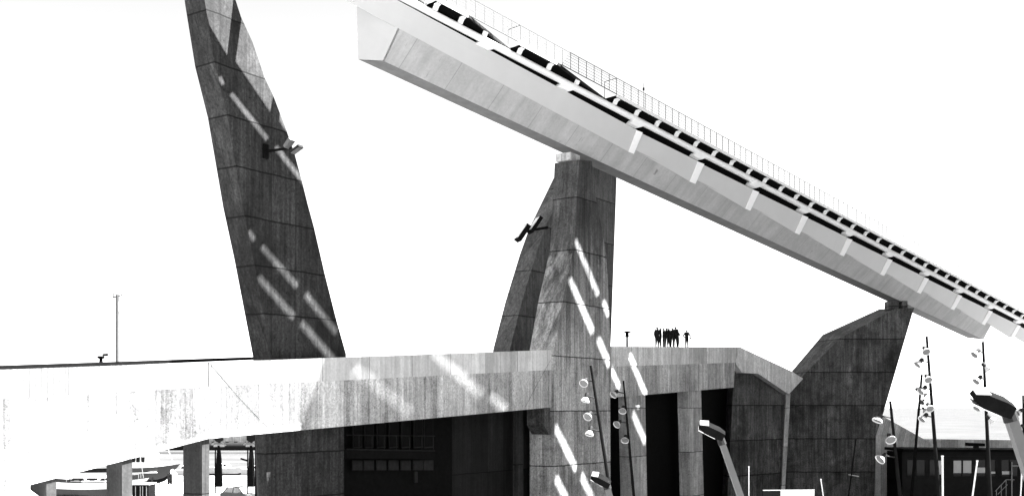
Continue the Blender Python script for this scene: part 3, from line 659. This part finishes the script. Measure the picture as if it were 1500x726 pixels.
# ------------------------------------------------------------------ spotlight masts
def cone_lamp(parent, pole_pt, uv, Y, face, r=.26):
    c = W(uv[0], uv[1], Y); face = Vector(face).normalized()
    arm = build('lamp_arm', MB().tube(pole_pt, c - face * .22, .028), M['dark'], parent)
    b = build('lamp', MB().spin(c - face * .34, face, [(0, .075), (.04, .10), (.2, .10), (.24, .07)], 10), M['dark'], parent, 35)
    build('shade', MB().spin(c - face * .12, face, [(0, .08), (.06, r * .62), (.15, r * .92), (.21, r), (.20, r * .95), (.12, r * .7), (.09, .05)], 16), M['spot'], b, 50)
    build('lamp_glass', MB().spin(c + face * .045, face, [(0, r * .88), (.012, r * .86)], 14), M['pv'], b)
def lamp_mast(top, bot, Y, lamps, r0, r1, lab, dY=0.0, rl=.26):
    pt = W(top[0], top[1], Y + dY); pb = W(bot[0], bot[1], Y); k = (pb.z) / (pt.z - pb.z); foot = pb - (pt - pb) * k
    m_ = thing('spotlight_mast', foot, lab, 'mast light', 'leaning spotlight masts')
    build('pole', MB().tube(foot, pt, r1, r0, 10), M['black'], m_, 60)
    for (u, v, fx, fy, fz) in lamps:
        zt = ZC + (V0 - v) / F * Y + .06; kk = (zt - foot.z) / (pt.z - foot.z); cp = foot + (pt - foot) * kk
        cone_lamp(m_, cp, (u, v), Y - .25, (fx, fy, fz), rl)
lamp_mast((865.3, 535), (896, 735), 50, [(855.5, 560, -.35, -.75, -.55), (857.5, 585, -.3, -.2, -.95), (861.5, 609, -.4, -.7, -.5), (863.5, 634, -.25, -.3, -.95)], .055, .13, 'black mast with four white spotlights leaning before the central pylon', 0, .21)
lamp_mast((913.2, 557), (928.5, 726), 60, [(899.5, 577, -.6, -.4, -.6), (912, 600.5, -.2, -.7, -.7), (904.5, 620.5, -.6, -.6, -.5), (915.5, 643.5, -.2, -.7, -.7)], .05, .12, 'black mast with four spotlights before the narrow dark opening', 0, .22)
lamp_mast((1304, 587), (1318.5, 726), 50, [(1286, 614, -.45, -.2, -.9), (1304.5, 642.5, .02, -.75, -.65), (1290.5, 671, -.75, -.3, -.6)], .06, .125, 'shorter black mast with three white spotlights before the right pylon', 0, .25)
lamp_mast((1357.4, 492), (1375.5, 726), 50, [(1356.5, 514, .0, -.8, -.6), (1345, 532.5, -.7, -.2, -.7), (1359.5, 555, .0, -.8, -.6), (1350, 572, -.7, -.3, -.6), (1362, 597, .0, -.8, -.6), (1351.5, 612.5, -.7, -.3, -.6)], .055, .135, 'tallest black mast with six spotlights in front of the sea', 0, .185)
lamp_mast((1350.3, 548), (1342.5, 640), 95, [(1355.5, 578, .7, -.3, -.6), (1350.5, 588, -.7, -.3, -.6), (1355, 600, .6, -.3, -.7), (1345.5, 570, -.6, -.3, -.7)], .10, .14, 'thin distant mast beside the tallest mast', 0, .30)
lamp_mast((1439.8, 500), (1450.5, 726), 50, [(1428.5, 518, -.7, -.3, -.6), (1447, 539, .6, -.4, -.7), (1431, 557, -.7, -.3, -.6), (1431.5, 596.5, -.6, -.3, -.7), (1453.5, 615, .6, -.4, -.7)], .055, .135, 'black mast with five spotlights behind the big street lamp at right', 0, .185)
lamp_mast((1498.6, 578), (1502, 726), 60, [(1491.5, 604, -.7, -.3, -.5), (1493, 627, -.7, -.3, -.5)], .06, .14, 'dark mast cut by the right edge of the picture', 0, .16)

# ------------------------------------------------------------------ big street floodlights in front
def street_lamp(head, Y, arm_top, arm_bot, wa, lab, ln, ht, dirn, tilt):
    at = W(*arm_top, Y); ab = W(*arm_bot, Y); k = ab.z / (at.z - ab.z); foot = ab - (at - ab) * k
    t = thing('street_lamp', foot, lab, 'street lamp', 'box-headed street lamps')
    d = (at - foot).normalized(); sx = d.cross(Vector((0, 1, 0))).normalized()
    build('arm', MB().loft([foot + sx * (i * wa * 1.5) + Vector((0, j * wa, 0)) for i, j in ((-1, -1), (1, -1), (1, 1), (-1, 1))], [at + sx * (i * wa) + Vector((0, j * wa, 0)) for i, j in ((-1, -1), (1, -1), (1, 1), (-1, 1))]), M['pv'], t)
    a = W(*head[0], Y); b = W(*head[1], Y); ax = (b - a).normalized(); L = (b - a).length
    yv = Vector((0, 1, 0)); yv = (Matrix.Rotation(tilt, 3, ax) @ yv).normalized(); up = ax.cross(yv) * -1
    if up.z < 0: up = -up
    hw = ln
    q = lambda s, y, z: a + ax * (s * L) + yv * (y * hw) + up * (z * ht)
    sec = lambda s, z0, z1, y: [q(s, -y, z0), q(s, y, z0), q(s, y * .8, z1), q(s, -y * .8, z1)]
    hb = MB(); S_ = [sec(0, -.25, .1, .85), sec(.25, -.5, .55, 1), sec(.75, -.5, .6, 1), sec(1, -.45, .45, .75)]
    for A_, B_ in zip(S_[:-1], S_[1:]): hb.loft(A_, B_)
    h = build('lamp_head', hb, M['black'], t)
    build('lens', MB().prism([q(.03, -.75, -.62), q(.72, -.88, -.62), q(.72, .88, -.62), q(.03, .75, -.62)], up * (ht * .1)), M['lens'], h)
    build('trim', MB().prism([q(-.03, -.8, .2), q(.28, -.9, .66), q(.28, .9, .66), q(-.03, .8, .2)], up * (ht * .05)), M['pv'], h)
    build('clamp', MB().tube(at - d * .12 - yv * .0, at + d * .16, wa * 1.5, wa * 1.35, 10), M['dark'], t)
street_lamp(((1025, 621), (1060, 638)), 32, (1056.5, 645), (1086, 730), .085, 'street lamp with black box head in front of the dark openings', .24, .22, 0, math.radians(22))
street_lamp(((1426, 577), (1482, 601)), 22, (1479, 608), (1512, 706), .10, 'largest street lamp with black box head at the right edge', .26, .26, 0, math.radians(22))
street_lamp(((867, 695), (893, 709)), 40, (889, 711), (899, 745), .10, 'street lamp with only its low box head showing below the central pylon', .26, .2, 0, math.radians(22))

# ------------------------------------------------------------------ slim posts at the bottom edge
def post(top, bot, Y, r, mat, lab, group='slim white posts'):
    pt = W(*top, Y); pb = W(*bot, Y); k = pb.z / (pt.z - pb.z); foot = pb - (pt - pb) * k
    t = thing('flag_post', foot, lab, 'post', group)
    build('pole', MB().tube(foot, pt, r, r, 8), mat, t, 60); build('cap', MB().tube(pt, pt + UP * .06, r * 1.5, r * 1.2, 8), mat, t)
    return t
post((1097, 683.5), (1097, 726), 60, .03, M['white'], 'short upright white post right of the box-headed street lamp')
post((1202.5, 702), (1206, 726), 60, .03, M['white'], 'lowest white post, its tip beside the white board')
post((1380.5, 668), (1381, 726), 62, .06, M['white'], 'upright white post in front of the cabin, thickest of them')
post((1431.5, 675), (1424.5, 726), 62, .05, M['white'], 'white post leaning right in front of the cabin windows')
post((1447, 690), (1448, 726), 62, .03, M['white'], 'thin white post close behind the five-lamp mast')
post((1497.5, 681), (1495, 726), 62, .04, M['white'], 'white post next to the cabin door at the right edge')
t = post((1253.5, 644), (1243, 726), 70, .05, M['black'], 'thin black leaning mast with small crossbar before the right pylon', None)
build('crossbar', MB().tube(W(1243, 694.5, 70), W(1258, 697, 70), .03), M['grey'], t); 
bd = thing('notice_board', W(1156, vground(60), 60), 'white board with a darker left part, at the foot of the right pylon', 'board')
build('white_panel', MB().prism([W(1143.5, 717, 60), W(1193, 717, 60), W(1193, 780, 60), W(1143.5, 780, 60)], Vector((0, .12, 0))), M['white'], bd)
build('dark_panel', MB().prism([W(1118, 717.5, 60), W(1143.2, 717.5, 60), W(1143.2, 780, 60), W(1118, 780, 60)], Vector((0, .12, 0))), M['charcoal'], bd)
build('frame', MB().tube(W(1117.5, 717.3, 60), W(1193.3, 716.6, 60), .03), M['white'], bd)
for u in (1130, 1180): build('leg', MB().tube(W(u, vground(60), 60.2), W(u, 730, 60.2), .06), M['grey'], bd)

# ------------------------------------------------------------------ cabin, stair wall and sea wall on the right
sw = build('stair_wall', MB().loft([W(1294, 609.5, 131.5), W(1376, 655, 140), W(1376, vground(140), 140), W(1274, vground(131.5), 131.5), W(1276, 637, 131.5)], [W(1294, 609.5, 131.5) + Vector((.2, 1, 0)), W(1376, 655, 140) + Vector((.2, 1, 0)), W(1376, vground(140), 140) + Vector((.2, 1, 0)), W(1274, vground(131.5), 131.5) + Vector((.2, 1, 0)), W(1276, 637, 131.5) + Vector((.2, 1, 0))]), M['stairwall'])
tag(sw, 'pale sloping concrete wall running down from the right pylon to the cabin', 'wall')
o = build('sea_wall', MB().prism([W(1352, 642.5, 146), W(1620, 645.5, 146), W(1620, vground(146), 146), W(1352, vground(146), 146)], Vector((0, .8, 0))), M['stairwall']); tag(o, 'low board-marked wall in front of the sea, behind the cabin roof', 'wall')
YC = 125
cab = thing('site_cabin', W(1420, vground(YC), YC + 3), 'long dark cabin with flat roof and windows at bottom right', 'cabin')
C = lambda u, v, dy=0: W(u, v, YC) + Vector((0, dy, 0))
wall = MB(); wins = [(1328, 1356), (1361, 1385), (1395, 1424), (1430, 1459), (1466, 1492)]
vz = vground(YC)
def strip(u0, u1, v0, v1): wall.prism([C(u0, v0), C(u1, v0), C(u1, v1), C(u0, v1)], Vector((0, .2, 0)))
strip(1322, 1600, 661, 671.6); strip(1322, 1600, 698, vz)
ed = [1322] + [x for w_ in wins for x in w_] + [1600]
for i in range(0, len(ed), 2): strip(ed[i] + (.01 if i else 0), ed[i + 1] - .01, 671.65, 697.95)
build('wall', wall, M['charcoal'], cab)
build('shell', MB().prism([C(1322, 662, 5), C(1600, 662, 5), C(1600, vz, 5), C(1322, vz, 5)], Vector((0, .2, 0))).prism([C(1322, 662, .25), C(1323, 662, .25), C(1323, vz, .25), C(1322, vz, .25)], Vector((0, 4.7, 0))).prism([C(1322, 705, .25), C(1600, 705, .25), C(1600, 708, .25), C(1322, 708, .25)], Vector((0, 4.7, 0))), M['void'], cab)
build('roof', MB().prism([C(1320, 656.5, -.6), C(1610, 658.5, -.6), C(1610, 661.5, -.6), C(1320, 660.5, -.6)], Vector((0, 6.2, 0))), M['black'], cab)
build('roof_edge', MB().prism([C(1326, 667.2, -.08), C(1600, 667.6, -.08), C(1600, 668.4, -.08), C(1326, 668, -.08)], Vector((0, .06, 0))), M['dark'], cab)
for i, (a, b) in enumerate(wins):
    fr = MB(); m_ = (a + b) / 2
    for x0, x1, y0, y1 in ((a, a + 1, 671.7, 697.9), (b - 1, b, 671.7, 697.9), (a + 1, b - 1, 671.7, 672.9), (a + 1, b - 1, 696.8, 697.9), (m_ - .6, m_ + .6, 672.9, 696.8)):
        fr.prism([C(x0, y0, -.03), C(x1, y0, -.03), C(x1, y1, -.03), C(x0, y1, -.03)], Vector((0, .12, 0)))
    w_ = build('window', fr, M['charcoal'] if i < 2 else M['dark'], cab)
    build('pane', MB().prism([C(a + 1, 672.9, .05), C(b - 1, 672.9, .05), C(b - 1, 696.8, .05), C(a + 1, 696.8, .05)], Vector((0, .02, 0))), M['glass'], w_)
    spans = {1: [(1373, 1379, 674, 694)], 2: [(1397, 1408, 674, 692), (1411, 1423, 674, 692)], 3: [(1431, 1443, 684, 692), (1452, 1458, 690, 693)], 4: [(1468, 1480, 689.5, 694)]}.get(i, [])
    if spans:
        for x0, x1, y0, y1 in spans: build('window_light_panel', MB().prism([C(x0, y0, .0), C(x1, y0, .0), C(x1, y1, .0), C(x0, y1, .0)], Vector((0, .04, 0))), M['window_light'], w_)  # pale panels stand in for light showing in the windows
dm = MB()
for x0, x1, y0, y1 in ((1481, 1482.4, 676, 740), (1494, 1495.4, 682, 740), (1482.4, 1494, 681, 682.2)): dm.prism([C(x0, y0, -.12), C(x1, y0, -.12), C(x1, y1, -.12), C(x0, y1, -.12)], Vector((0, .08, 0)))
build('door', dm, M['grey'], cab)
st = MB()
st.tube(C(1452, 718, -1), C(1468, 701, -1), .05); st.tube(C(1468, 701, -1), C(1480, 701, -1), .05); st.tube(C(1456, 722, -1), C(1470, 708, -1), .04)
for u, v in ((1454, 716), (1461, 708.5), (1468, 701)): st.tube(C(u, v, -1), C(u, 740, -1), .04)
build('stair_rail', st, M['grey'], cab)
ac = thing('roof_unit', C(1440, 656.9, 2), 'dark flat ventilation unit on the cabin roof', 'roof unit')
build('casing', MB().prism([C(1428.5, 648.5, 1.6), C(1452, 649.5, 1.6), C(1452, 654, 1.6), C(1428.5, 653.5, 1.6)], Vector((0, 1.2, 0))), M['black'], ac)
build('leg', MB().prism([C(1438, 653.6, 1.8), C(1444, 653.6, 1.8), C(1444, 657.3, 1.8), C(1438, 657.3, 1.8)], Vector((0, .6, 0))), M['dark'], ac)

# ------------------------------------------------------------------ boat yard under the ramp
def hull(L, beamw, z_deck, z_keel, sheer=.35, stern=.75):
    st = []; N = 12
    for i in range(N + 1):
        t = i / N; x = -L / 2 + L * t; w = beamw / 2 * (stern + (1 - stern) * min(1, t / .4) if t < .4 else max(.02, (1 - ((t - .4) / .6) ** 2.2)))
        zd = z_deck + sheer * (2 * abs(t - .45)) ** 2; zk = z_keel + (z_deck - z_keel) * (.75 * max(0, (t - .72) / .28) ** 2)
        st.append((x, w, zd, zk))
    return st
def hull_mb(st, f0, f1, infl=1.0):
    """band of the hull side between fractions f0 (keel) and f1 (deck)"""
    rings = []
    for x, w, zd, zk in st:
        pr = lambda f: (w * (f ** .45) * infl, zk + (zd - zk) * f)
        fs = [f0 + (f1 - f0) * k / 3 for k in range(4)]
        rings.append([Vector((x + (.8 * f if x > 0 else 0) * x / (st[-1][0]), -pr(f)[0], pr(f)[1])) for f in reversed(fs)] + [Vector((x + (.8 * f if x > 0 else 0) * x / (st[-1][0]), pr(f)[0], pr(f)[1])) for f in fs])
    mb = MB()
    for a, b in zip(rings[:-1], rings[1:]): mb.loft(a, b)
    return mb
def place(mb, loc, rot):
    Mx = Matrix.Translation(loc) @ Matrix.Rotation(rot, 4, 'Z'); mb.v = [Mx @ v for v in mb.v]; return mb
def boat(name, loc, rot, L, bw_, zd, zk, split, mats, label, cat, cabin=None, extras=None, group=None):
    t = thing(name, Vector((loc[0], loc[1], 0)) if loc[2] == 0 else Vector(loc), label, cat, group); P0 = Vector(loc)
    st = hull(L, bw_, zd, zk)
    build('bottom', place(hull_mb(st, .04, split), P0, rot), mats[0], t, 40)
    build('topsides', place(hull_mb(st, split + .005, 1.0, 1.01), P0, rot), mats[1], t, 40)
    build('gunwale', place(hull_mb([(x, w * 1.03, a + .05, b) for x, w, a, b in st], .965, 1.0, 1.0), P0, rot), mats[2], t, 40)
    if cabin:
        x0, x1, w0, h, wn = cabin
        ch = MB().loft([Vector((x0, -w0, zd - .1)), Vector((x1, -w0 * .8, zd - .1)), Vector((x1, w0 * .8, zd - .1)), Vector((x0, w0, zd - .1))], [Vector((x0 + .1, -w0 * .9, zd + h)), Vector((x1 - .7 * h, -w0 * .7, zd + h)), Vector((x1 - .7 * h, w0 * .7, zd + h)), Vector((x0 + .1, w0 * .9, zd + h))])
        c = build('cabin', place(ch, P0, rot), M['hullwhite'], t)
        step = (x1 - .9 * h - x0 - .3) / wn
        for k in range(wn):
            xa = x0 + .25 + k * step
            for sg in (-1, 1):
                y0, y1 = sg * (w0 * .985 - .1 * w0 * (xa - x0) / (x1 - x0)), sg * (w0 * .9)
                build('window', place(MB().prism([Vector((xa, sg * w0 * .97, zd + h * .42)), Vector((xa + step * .75, sg * w0 * .94, zd + h * .42)), Vector((xa + step * .75, sg * w0 * .89, zd + h * .85)), Vector((xa, sg * w0 * .92, zd + h * .85))], Vector((0, sg * .04, 0))), P0, rot), M['glass'], c)
    if extras: extras(t, P0, rot, zd)
    # boat stands on props
    if loc[2] == 0:
        for x in (-L * .25, L * .2):
            for sg in (-1, 1): build('stand', place(MB().tube(Vector((x, sg * bw_ * .5, 0)), Vector((x, sg * bw_ * .3, zk + (zd - zk) * .35)), .05), P0, rot), M['dark'], t)
    return t
def sail_rig(t, P0, rot, zd):
    Tm = Matrix.Translation(P0) @ Matrix.Rotation(rot, 4, 'Z'); q = lambda x, y, z: Tm @ Vector((x, y, z))
    top = 22.9; mx = 2.7
    build('mast', MB().tube(q(mx, 0, zd), q(mx, 0, top), .21, .16, 8), M['mast'], t, 60)
    build('masthead', MB().tube(q(mx - .5, 0, top - .3), q(mx + .55, 0, top - .05), .07).tube(q(mx + .2, 0, top), q(mx + .2, 0, top + .5), .05).tube(q(mx - .4, 0, top - .3), q(mx - .4, 0, top + .15), .06), M['mast'], t)
    build('stay', MB().path([q(mx, 0, top - .6), q(5.5, 0, zd + .4)], .025).path([q(mx, 0, top - .6), q(-5.0, 0, zd + .4)], .008), M['grey'], t)
    build('boom', MB().tube(q(mx, 0, zd + 1.1), q(-3.6, 0, zd + 1.0), .1).tube(q(mx - .4, 0, zd + 1.28), q(-3, 0, zd + 1.2), .16, .1, 8), M['black'], t)
    rl = MB()
    for sg in (-1, 1):
        pts = [q(-5.0, sg * 1.2, zd + .75), q(-2, sg * 1.65, zd + .62), q(2, sg * 1.45, zd + .62), q(5.1, sg * .3, zd + .8)]
        rl.path(pts, .015); [rl.tube(p_, p_ - UP * .65, .02) for p_ in pts]
    build('guard_rail', rl, M['grey'], t)
    for k in range(5): build('porthole', MB().box(q(-1.6 + k * 1.1, -1.36, zd + .28), (.26, .05, .09)), M['glass'], t)
boat('sailing_yacht', (-44.2, 115, 0), math.radians(-3), 10.6, 3.4, 3.25, 1.1, .66, (M['hulldark'], M['hullwhite'], M['black']), 'white sailing yacht ashore under the ramp, its mast rising behind it', 'sailboat', (-1.8, 3.6, 1.35, .55, 3), sail_rig)
def cruiser_bits(t, P0, rot, zd):
    Tm = Matrix.Translation(P0) @ Matrix.Rotation(rot, 4, 'Z'); q = lambda x, y, z: Tm @ Vector((x, y, z))
    build('roof', MB().prism([q(-2.1, -1.5, zd + 1.6), q(1.6, -1.4, zd + 1.6), q(1.6, 1.4, zd + 1.6), q(-2.1, 1.5, zd + 1.6)], UP * .12), M['hullwhite'], t)
    build('rub_strip', MB().tube(q(-3.6, -1.72, zd - .75), q(2.4, -1.4, zd - .6), .07), M['hullwhite'], t)
    build('derrick', MB().tube(q(-2.4, -.9, zd + 2.6), q(-1.2, -1.3, zd + .1), .06), M['dark'], t)
    build('bow_pole', MB().tube(q(3.0, 0, zd + 3.1), q(4.0, 0, zd + .4), .05), M['grey'], t)
boat('motor_cruiser', (-47.3, 140, 0), math.radians(-4), 8.2, 3.5, 3.45, 1.3, .25, (M['black'], M['hulldark'], M['hullwhite']), 'dark hulled motor cruiser with white wheelhouse, bow to the right', 'motor boat', (-1.8, 2.3, 1.3, 1.55, 4), cruiser_bits)
def skiff_bits(t, P0, rot, zd):
    pass
boat('fishing_boat', (-34.6, 112, 0), math.radians(12), 6.2, 2.3, 2.2, .7, .2, (M['charcoal'], M['hullwhite'], M['hullwhite']), 'small white boat with tall square wheelhouse left of the white-edged column', 'motor boat', (-.4, 1.6, .85, 2.5, 2), None)
boat('moored_boat', (-51.0, 196, -.9), math.radians(8), 6.5, 2.4, 1.1, -.3, .3, (M['charcoal'], M['hullwhite'], M['grey']), 'white open boat afloat between the two black hoist slings', 'motor boat', (-1.6, .8, .8, .9, 2), None)
boat('moored_boat', (-57.0, 192, -.9), math.radians(4), 5.5, 2.2, .9, -.3, .3, (M['charcoal'], M['hullwhite'], M['grey']), 'white boat afloat, mostly hidden behind the left hoist sling', 'motor boat', (-1.2, .8, .7, .9, 2), None)
boat('moored_boat', (-44.3, 190, -.9), math.radians(-10), 5.5, 2.2, 1.1, -.3, .3, (M['charcoal'], M['hullwhite'], M['grey']), 'white boat afloat at the edge of the dark pier', 'motor boat', (-1.2, .8, .7, .8, 2), None)
ct = thing('storage_box', W(206, vground(105), 106), 'dark ribbed storage box below the bow of the yacht', 'box')
cm = MB().prism([W(194, 709.5, 105), W(217.5, 709.5, 105), W(217.5, vground(105), 105), W(194, vground(105), 105)], Vector((0, 2, 0)))
build('body', cm, M['black'], ct); rb = MB()
for u in (198, 205, 208.5, 214): rb.prism([W(u, 711.5, 104.97), W(u + .9, 711.5, 104.97), W(u + .9, vground(105, .2), 104.97), W(u, vground(105, .2), 104.97)], Vector((0, .02, 0)))
build('rib', rb, M['grey'], ct); build('lid', MB().prism([W(193.5, 708, 104.9), W(218.2, 708, 104.9), W(218.2, 709.5, 104.9), W(193.5, 709.5, 104.9)], Vector((0, 2.2, 0))), M['hullwhite'], ct)
# boat hoist
YH = 108
ht = thing('boat_hoist', W(345, vground(YH), YH), 'boat hoist with two black hanging slings and hook plates under the ramp', 'hoist')
H = lambda u, v, dy=0: W(u, v, YH) + Vector((0, dy, 0))
build('crossbeam', MB().tube(H(290, 612), H(400, 612), .35, .35, 8), M['dark'], ht)
for u, dy in ((288, 0), (402, 0)):
    build('leg', MB().tube(Vector((H(u, 612).x, YH + dy, 0)), H(u, 611, dy), .22), M['dark'], ht)
for uc, ub in ((321, 320), (368, 367.5)):
    b = build('hook_block', MB().prism([H(uc - 7, 636), H(uc + 5, 636), H(uc + 5.5, 644), H(uc, 648.5), H(uc - 7, 644)], Vector((0, .25, 0))), M['charcoal'], ht)
    build('spreader', MB().tube(H(uc - 11, 651), H(uc - 5, 646), .06).tube(H(uc + 3, 646), H(uc + 10, 652), .06).box(H(uc - 4, 652), (.25, .1, .12)).box(H(uc + 4, 652), (.25, .1, .12)), M['grey'], b)
    build('cable', MB().tube(H(uc - 1, 612), H(uc - 1, 640), .03), M['dark'], b)
    sl = MB().loft([H(ub - 1, 652, -.15), H(ub + 2, 652, -.15), H(ub + 2, 652, .15), H(ub - 1, 652, .15)], [H(ub - 2.2, 672, -.3), H(ub + 3.6, 672, -.3), H(ub + 3.6, 672, .3), H(ub - 2.2, 672, .3)])
    sl.loft([H(ub - 2.2, 672, -.3), H(ub + 3.6, 672, -.3), H(ub + 3.6, 672, .3), H(ub - 2.2, 672, .3)], [H(ub - 3, 712, -.35), H(ub + 5, 712, -.35), H(ub + 5, 712, .35), H(ub - 3, 712, .35)])
    build('sling', sl, M['black'], ht); build('strap', MB().tube(H(ub - 4.5, 650), H(ub - 4.8, 722), .07), M['black'], ht)
build('jib', MB().tube(H(352.5, 671), H(362, 674), .09), M['black'], ht)
# parked car
def car(loc, rot, lab):
    t = thing('parked_car', Vector(loc), lab, 'car'); P0 = Vector(loc); pl = lambda mb: place(mb, P0, rot)
    side = [(-2.2, .35), (-2.25, .95), (-1.95, 1.12), (-1.5, 1.16), (1.0, 1.06), (2.0, .88), (2.2, .7), (2.2, .35)]
    build('body', pl(MB().prism([Vector((x, -.88, z)) for x, z in side], Vector((0, 1.76, 0)))), M['carpaint'], t)
    gh = [(-1.75, 1.17), (-1.25, 1.72), (-.2, 1.78), (.5, 1.7), (1.25, 1.1)]
    build('roof', pl(MB().loft([Vector((-1.3, -.66, 1.72)), Vector((-.2, -.68, 1.79)), Vector((.45, -.66, 1.72)), Vector((.45, .66, 1.72)), Vector((-.2, .68, 1.79)), Vector((-1.3, .66, 1.72))], [Vector((-1.25, -.6, 1.78)), Vector((-.2, -.6, 1.86)), Vector((.4, -.6, 1.78)), Vector((.4, .6, 1.78)), Vector((-.2, .6, 1.86)), Vector((-1.25, .6, 1.78))])), M['carpaint'], t)
    build('pillar', pl(MB().tube((.47, -.67, 1.73), (1.2, -.8, 1.08), .045).tube((.47, .67, 1.73), (1.2, .8, 1.08), .045).tube((-.3, -.7, 1.78), (-.35, -.84, 1.1), .05).tube((-.3, .7, 1.78), (-.35, .84, 1.1), .05).tube((-1.28, -.66, 1.72), (-1.8, -.82, 1.1), .07).tube((-1.28, .66, 1.72), (-1.8, .82, 1.1), .07)), M['carpaint'], t)
    build('windscreen', pl(MB().prism([Vector((.5, -.62, 1.7)), Vector((1.2, -.76, 1.1)), Vector((1.2, .76, 1.1)), Vector((.5, .62, 1.7))], Vector((-.03, 0, -.02)))), M['carglass'], t)
    for sg in (-1, 1):
        build('side_window', pl(MB().prism([Vector((-.28, sg * .69, 1.72)), Vector((.42, sg * .67, 1.68)), Vector((1.05, sg * .8, 1.1)), Vector((-.3, sg * .83, 1.1))], Vector((0, -sg * .03, 0)))), M['carglass'], t)
        build('side_window', pl(MB().prism([Vector((-1.2, sg * .66, 1.68)), Vector((-.36, sg * .69, 1.73)), Vector((-.4, sg * .83, 1.1)), Vector((-1.65, sg * .81, 1.12))], Vector((0, -sg * .03, 0)))), M['carglass'], t)
        for x in (-1.35, 1.35):
            w_ = build('wheel', pl(MB().spin((x, sg * .72, .33), (0, sg, 0), [(0, .33), (.2, .33), (.2, .2), (.17, .18)], 16)), M['black'], t, 40)
        build('headlight', pl(MB().box((2.17, sg * .62, .72), (.06, .16, .08))), M['lens'], t)
        build('mirror', pl(MB().box((.85, sg * .98, 1.18), (.08, .1, .07))), M['carpaint'], t)
M['carglass'] = plain('sunlit_car_glass', .30, .08, var=.3, scale=1.5)
car((-31.9, 128, .0), math.radians(-28), 'black car parked under the ramp beside the dark pier, roof and windows showing')
# breakwater across the basin
bwk = thing('breakwater', Vector((-110, 292, -1)), 'grey breakwater wall with dark round foot across the basin', 'breakwater')
build('wall', MB().prism([W(-200, 630, 292), W(430, 630, 292), W(430, 657.5, 292), W(-200, 657.5, 292)], Vector((0, 3, 0))), M['stairwall'], bwk)
build('fender_pipe', MB().tube(W(-200, 653, 291), W(430, 653, 291), 1.1, 1.1, 10), M['charcoal'], bwk, 40)
bx = MB()
for u in (313, 333, 345.5, 362): bx.box(W(u, 648.5, 291.2), (.45, .4, .45))
build('bollard', bx, M['black'], bwk)
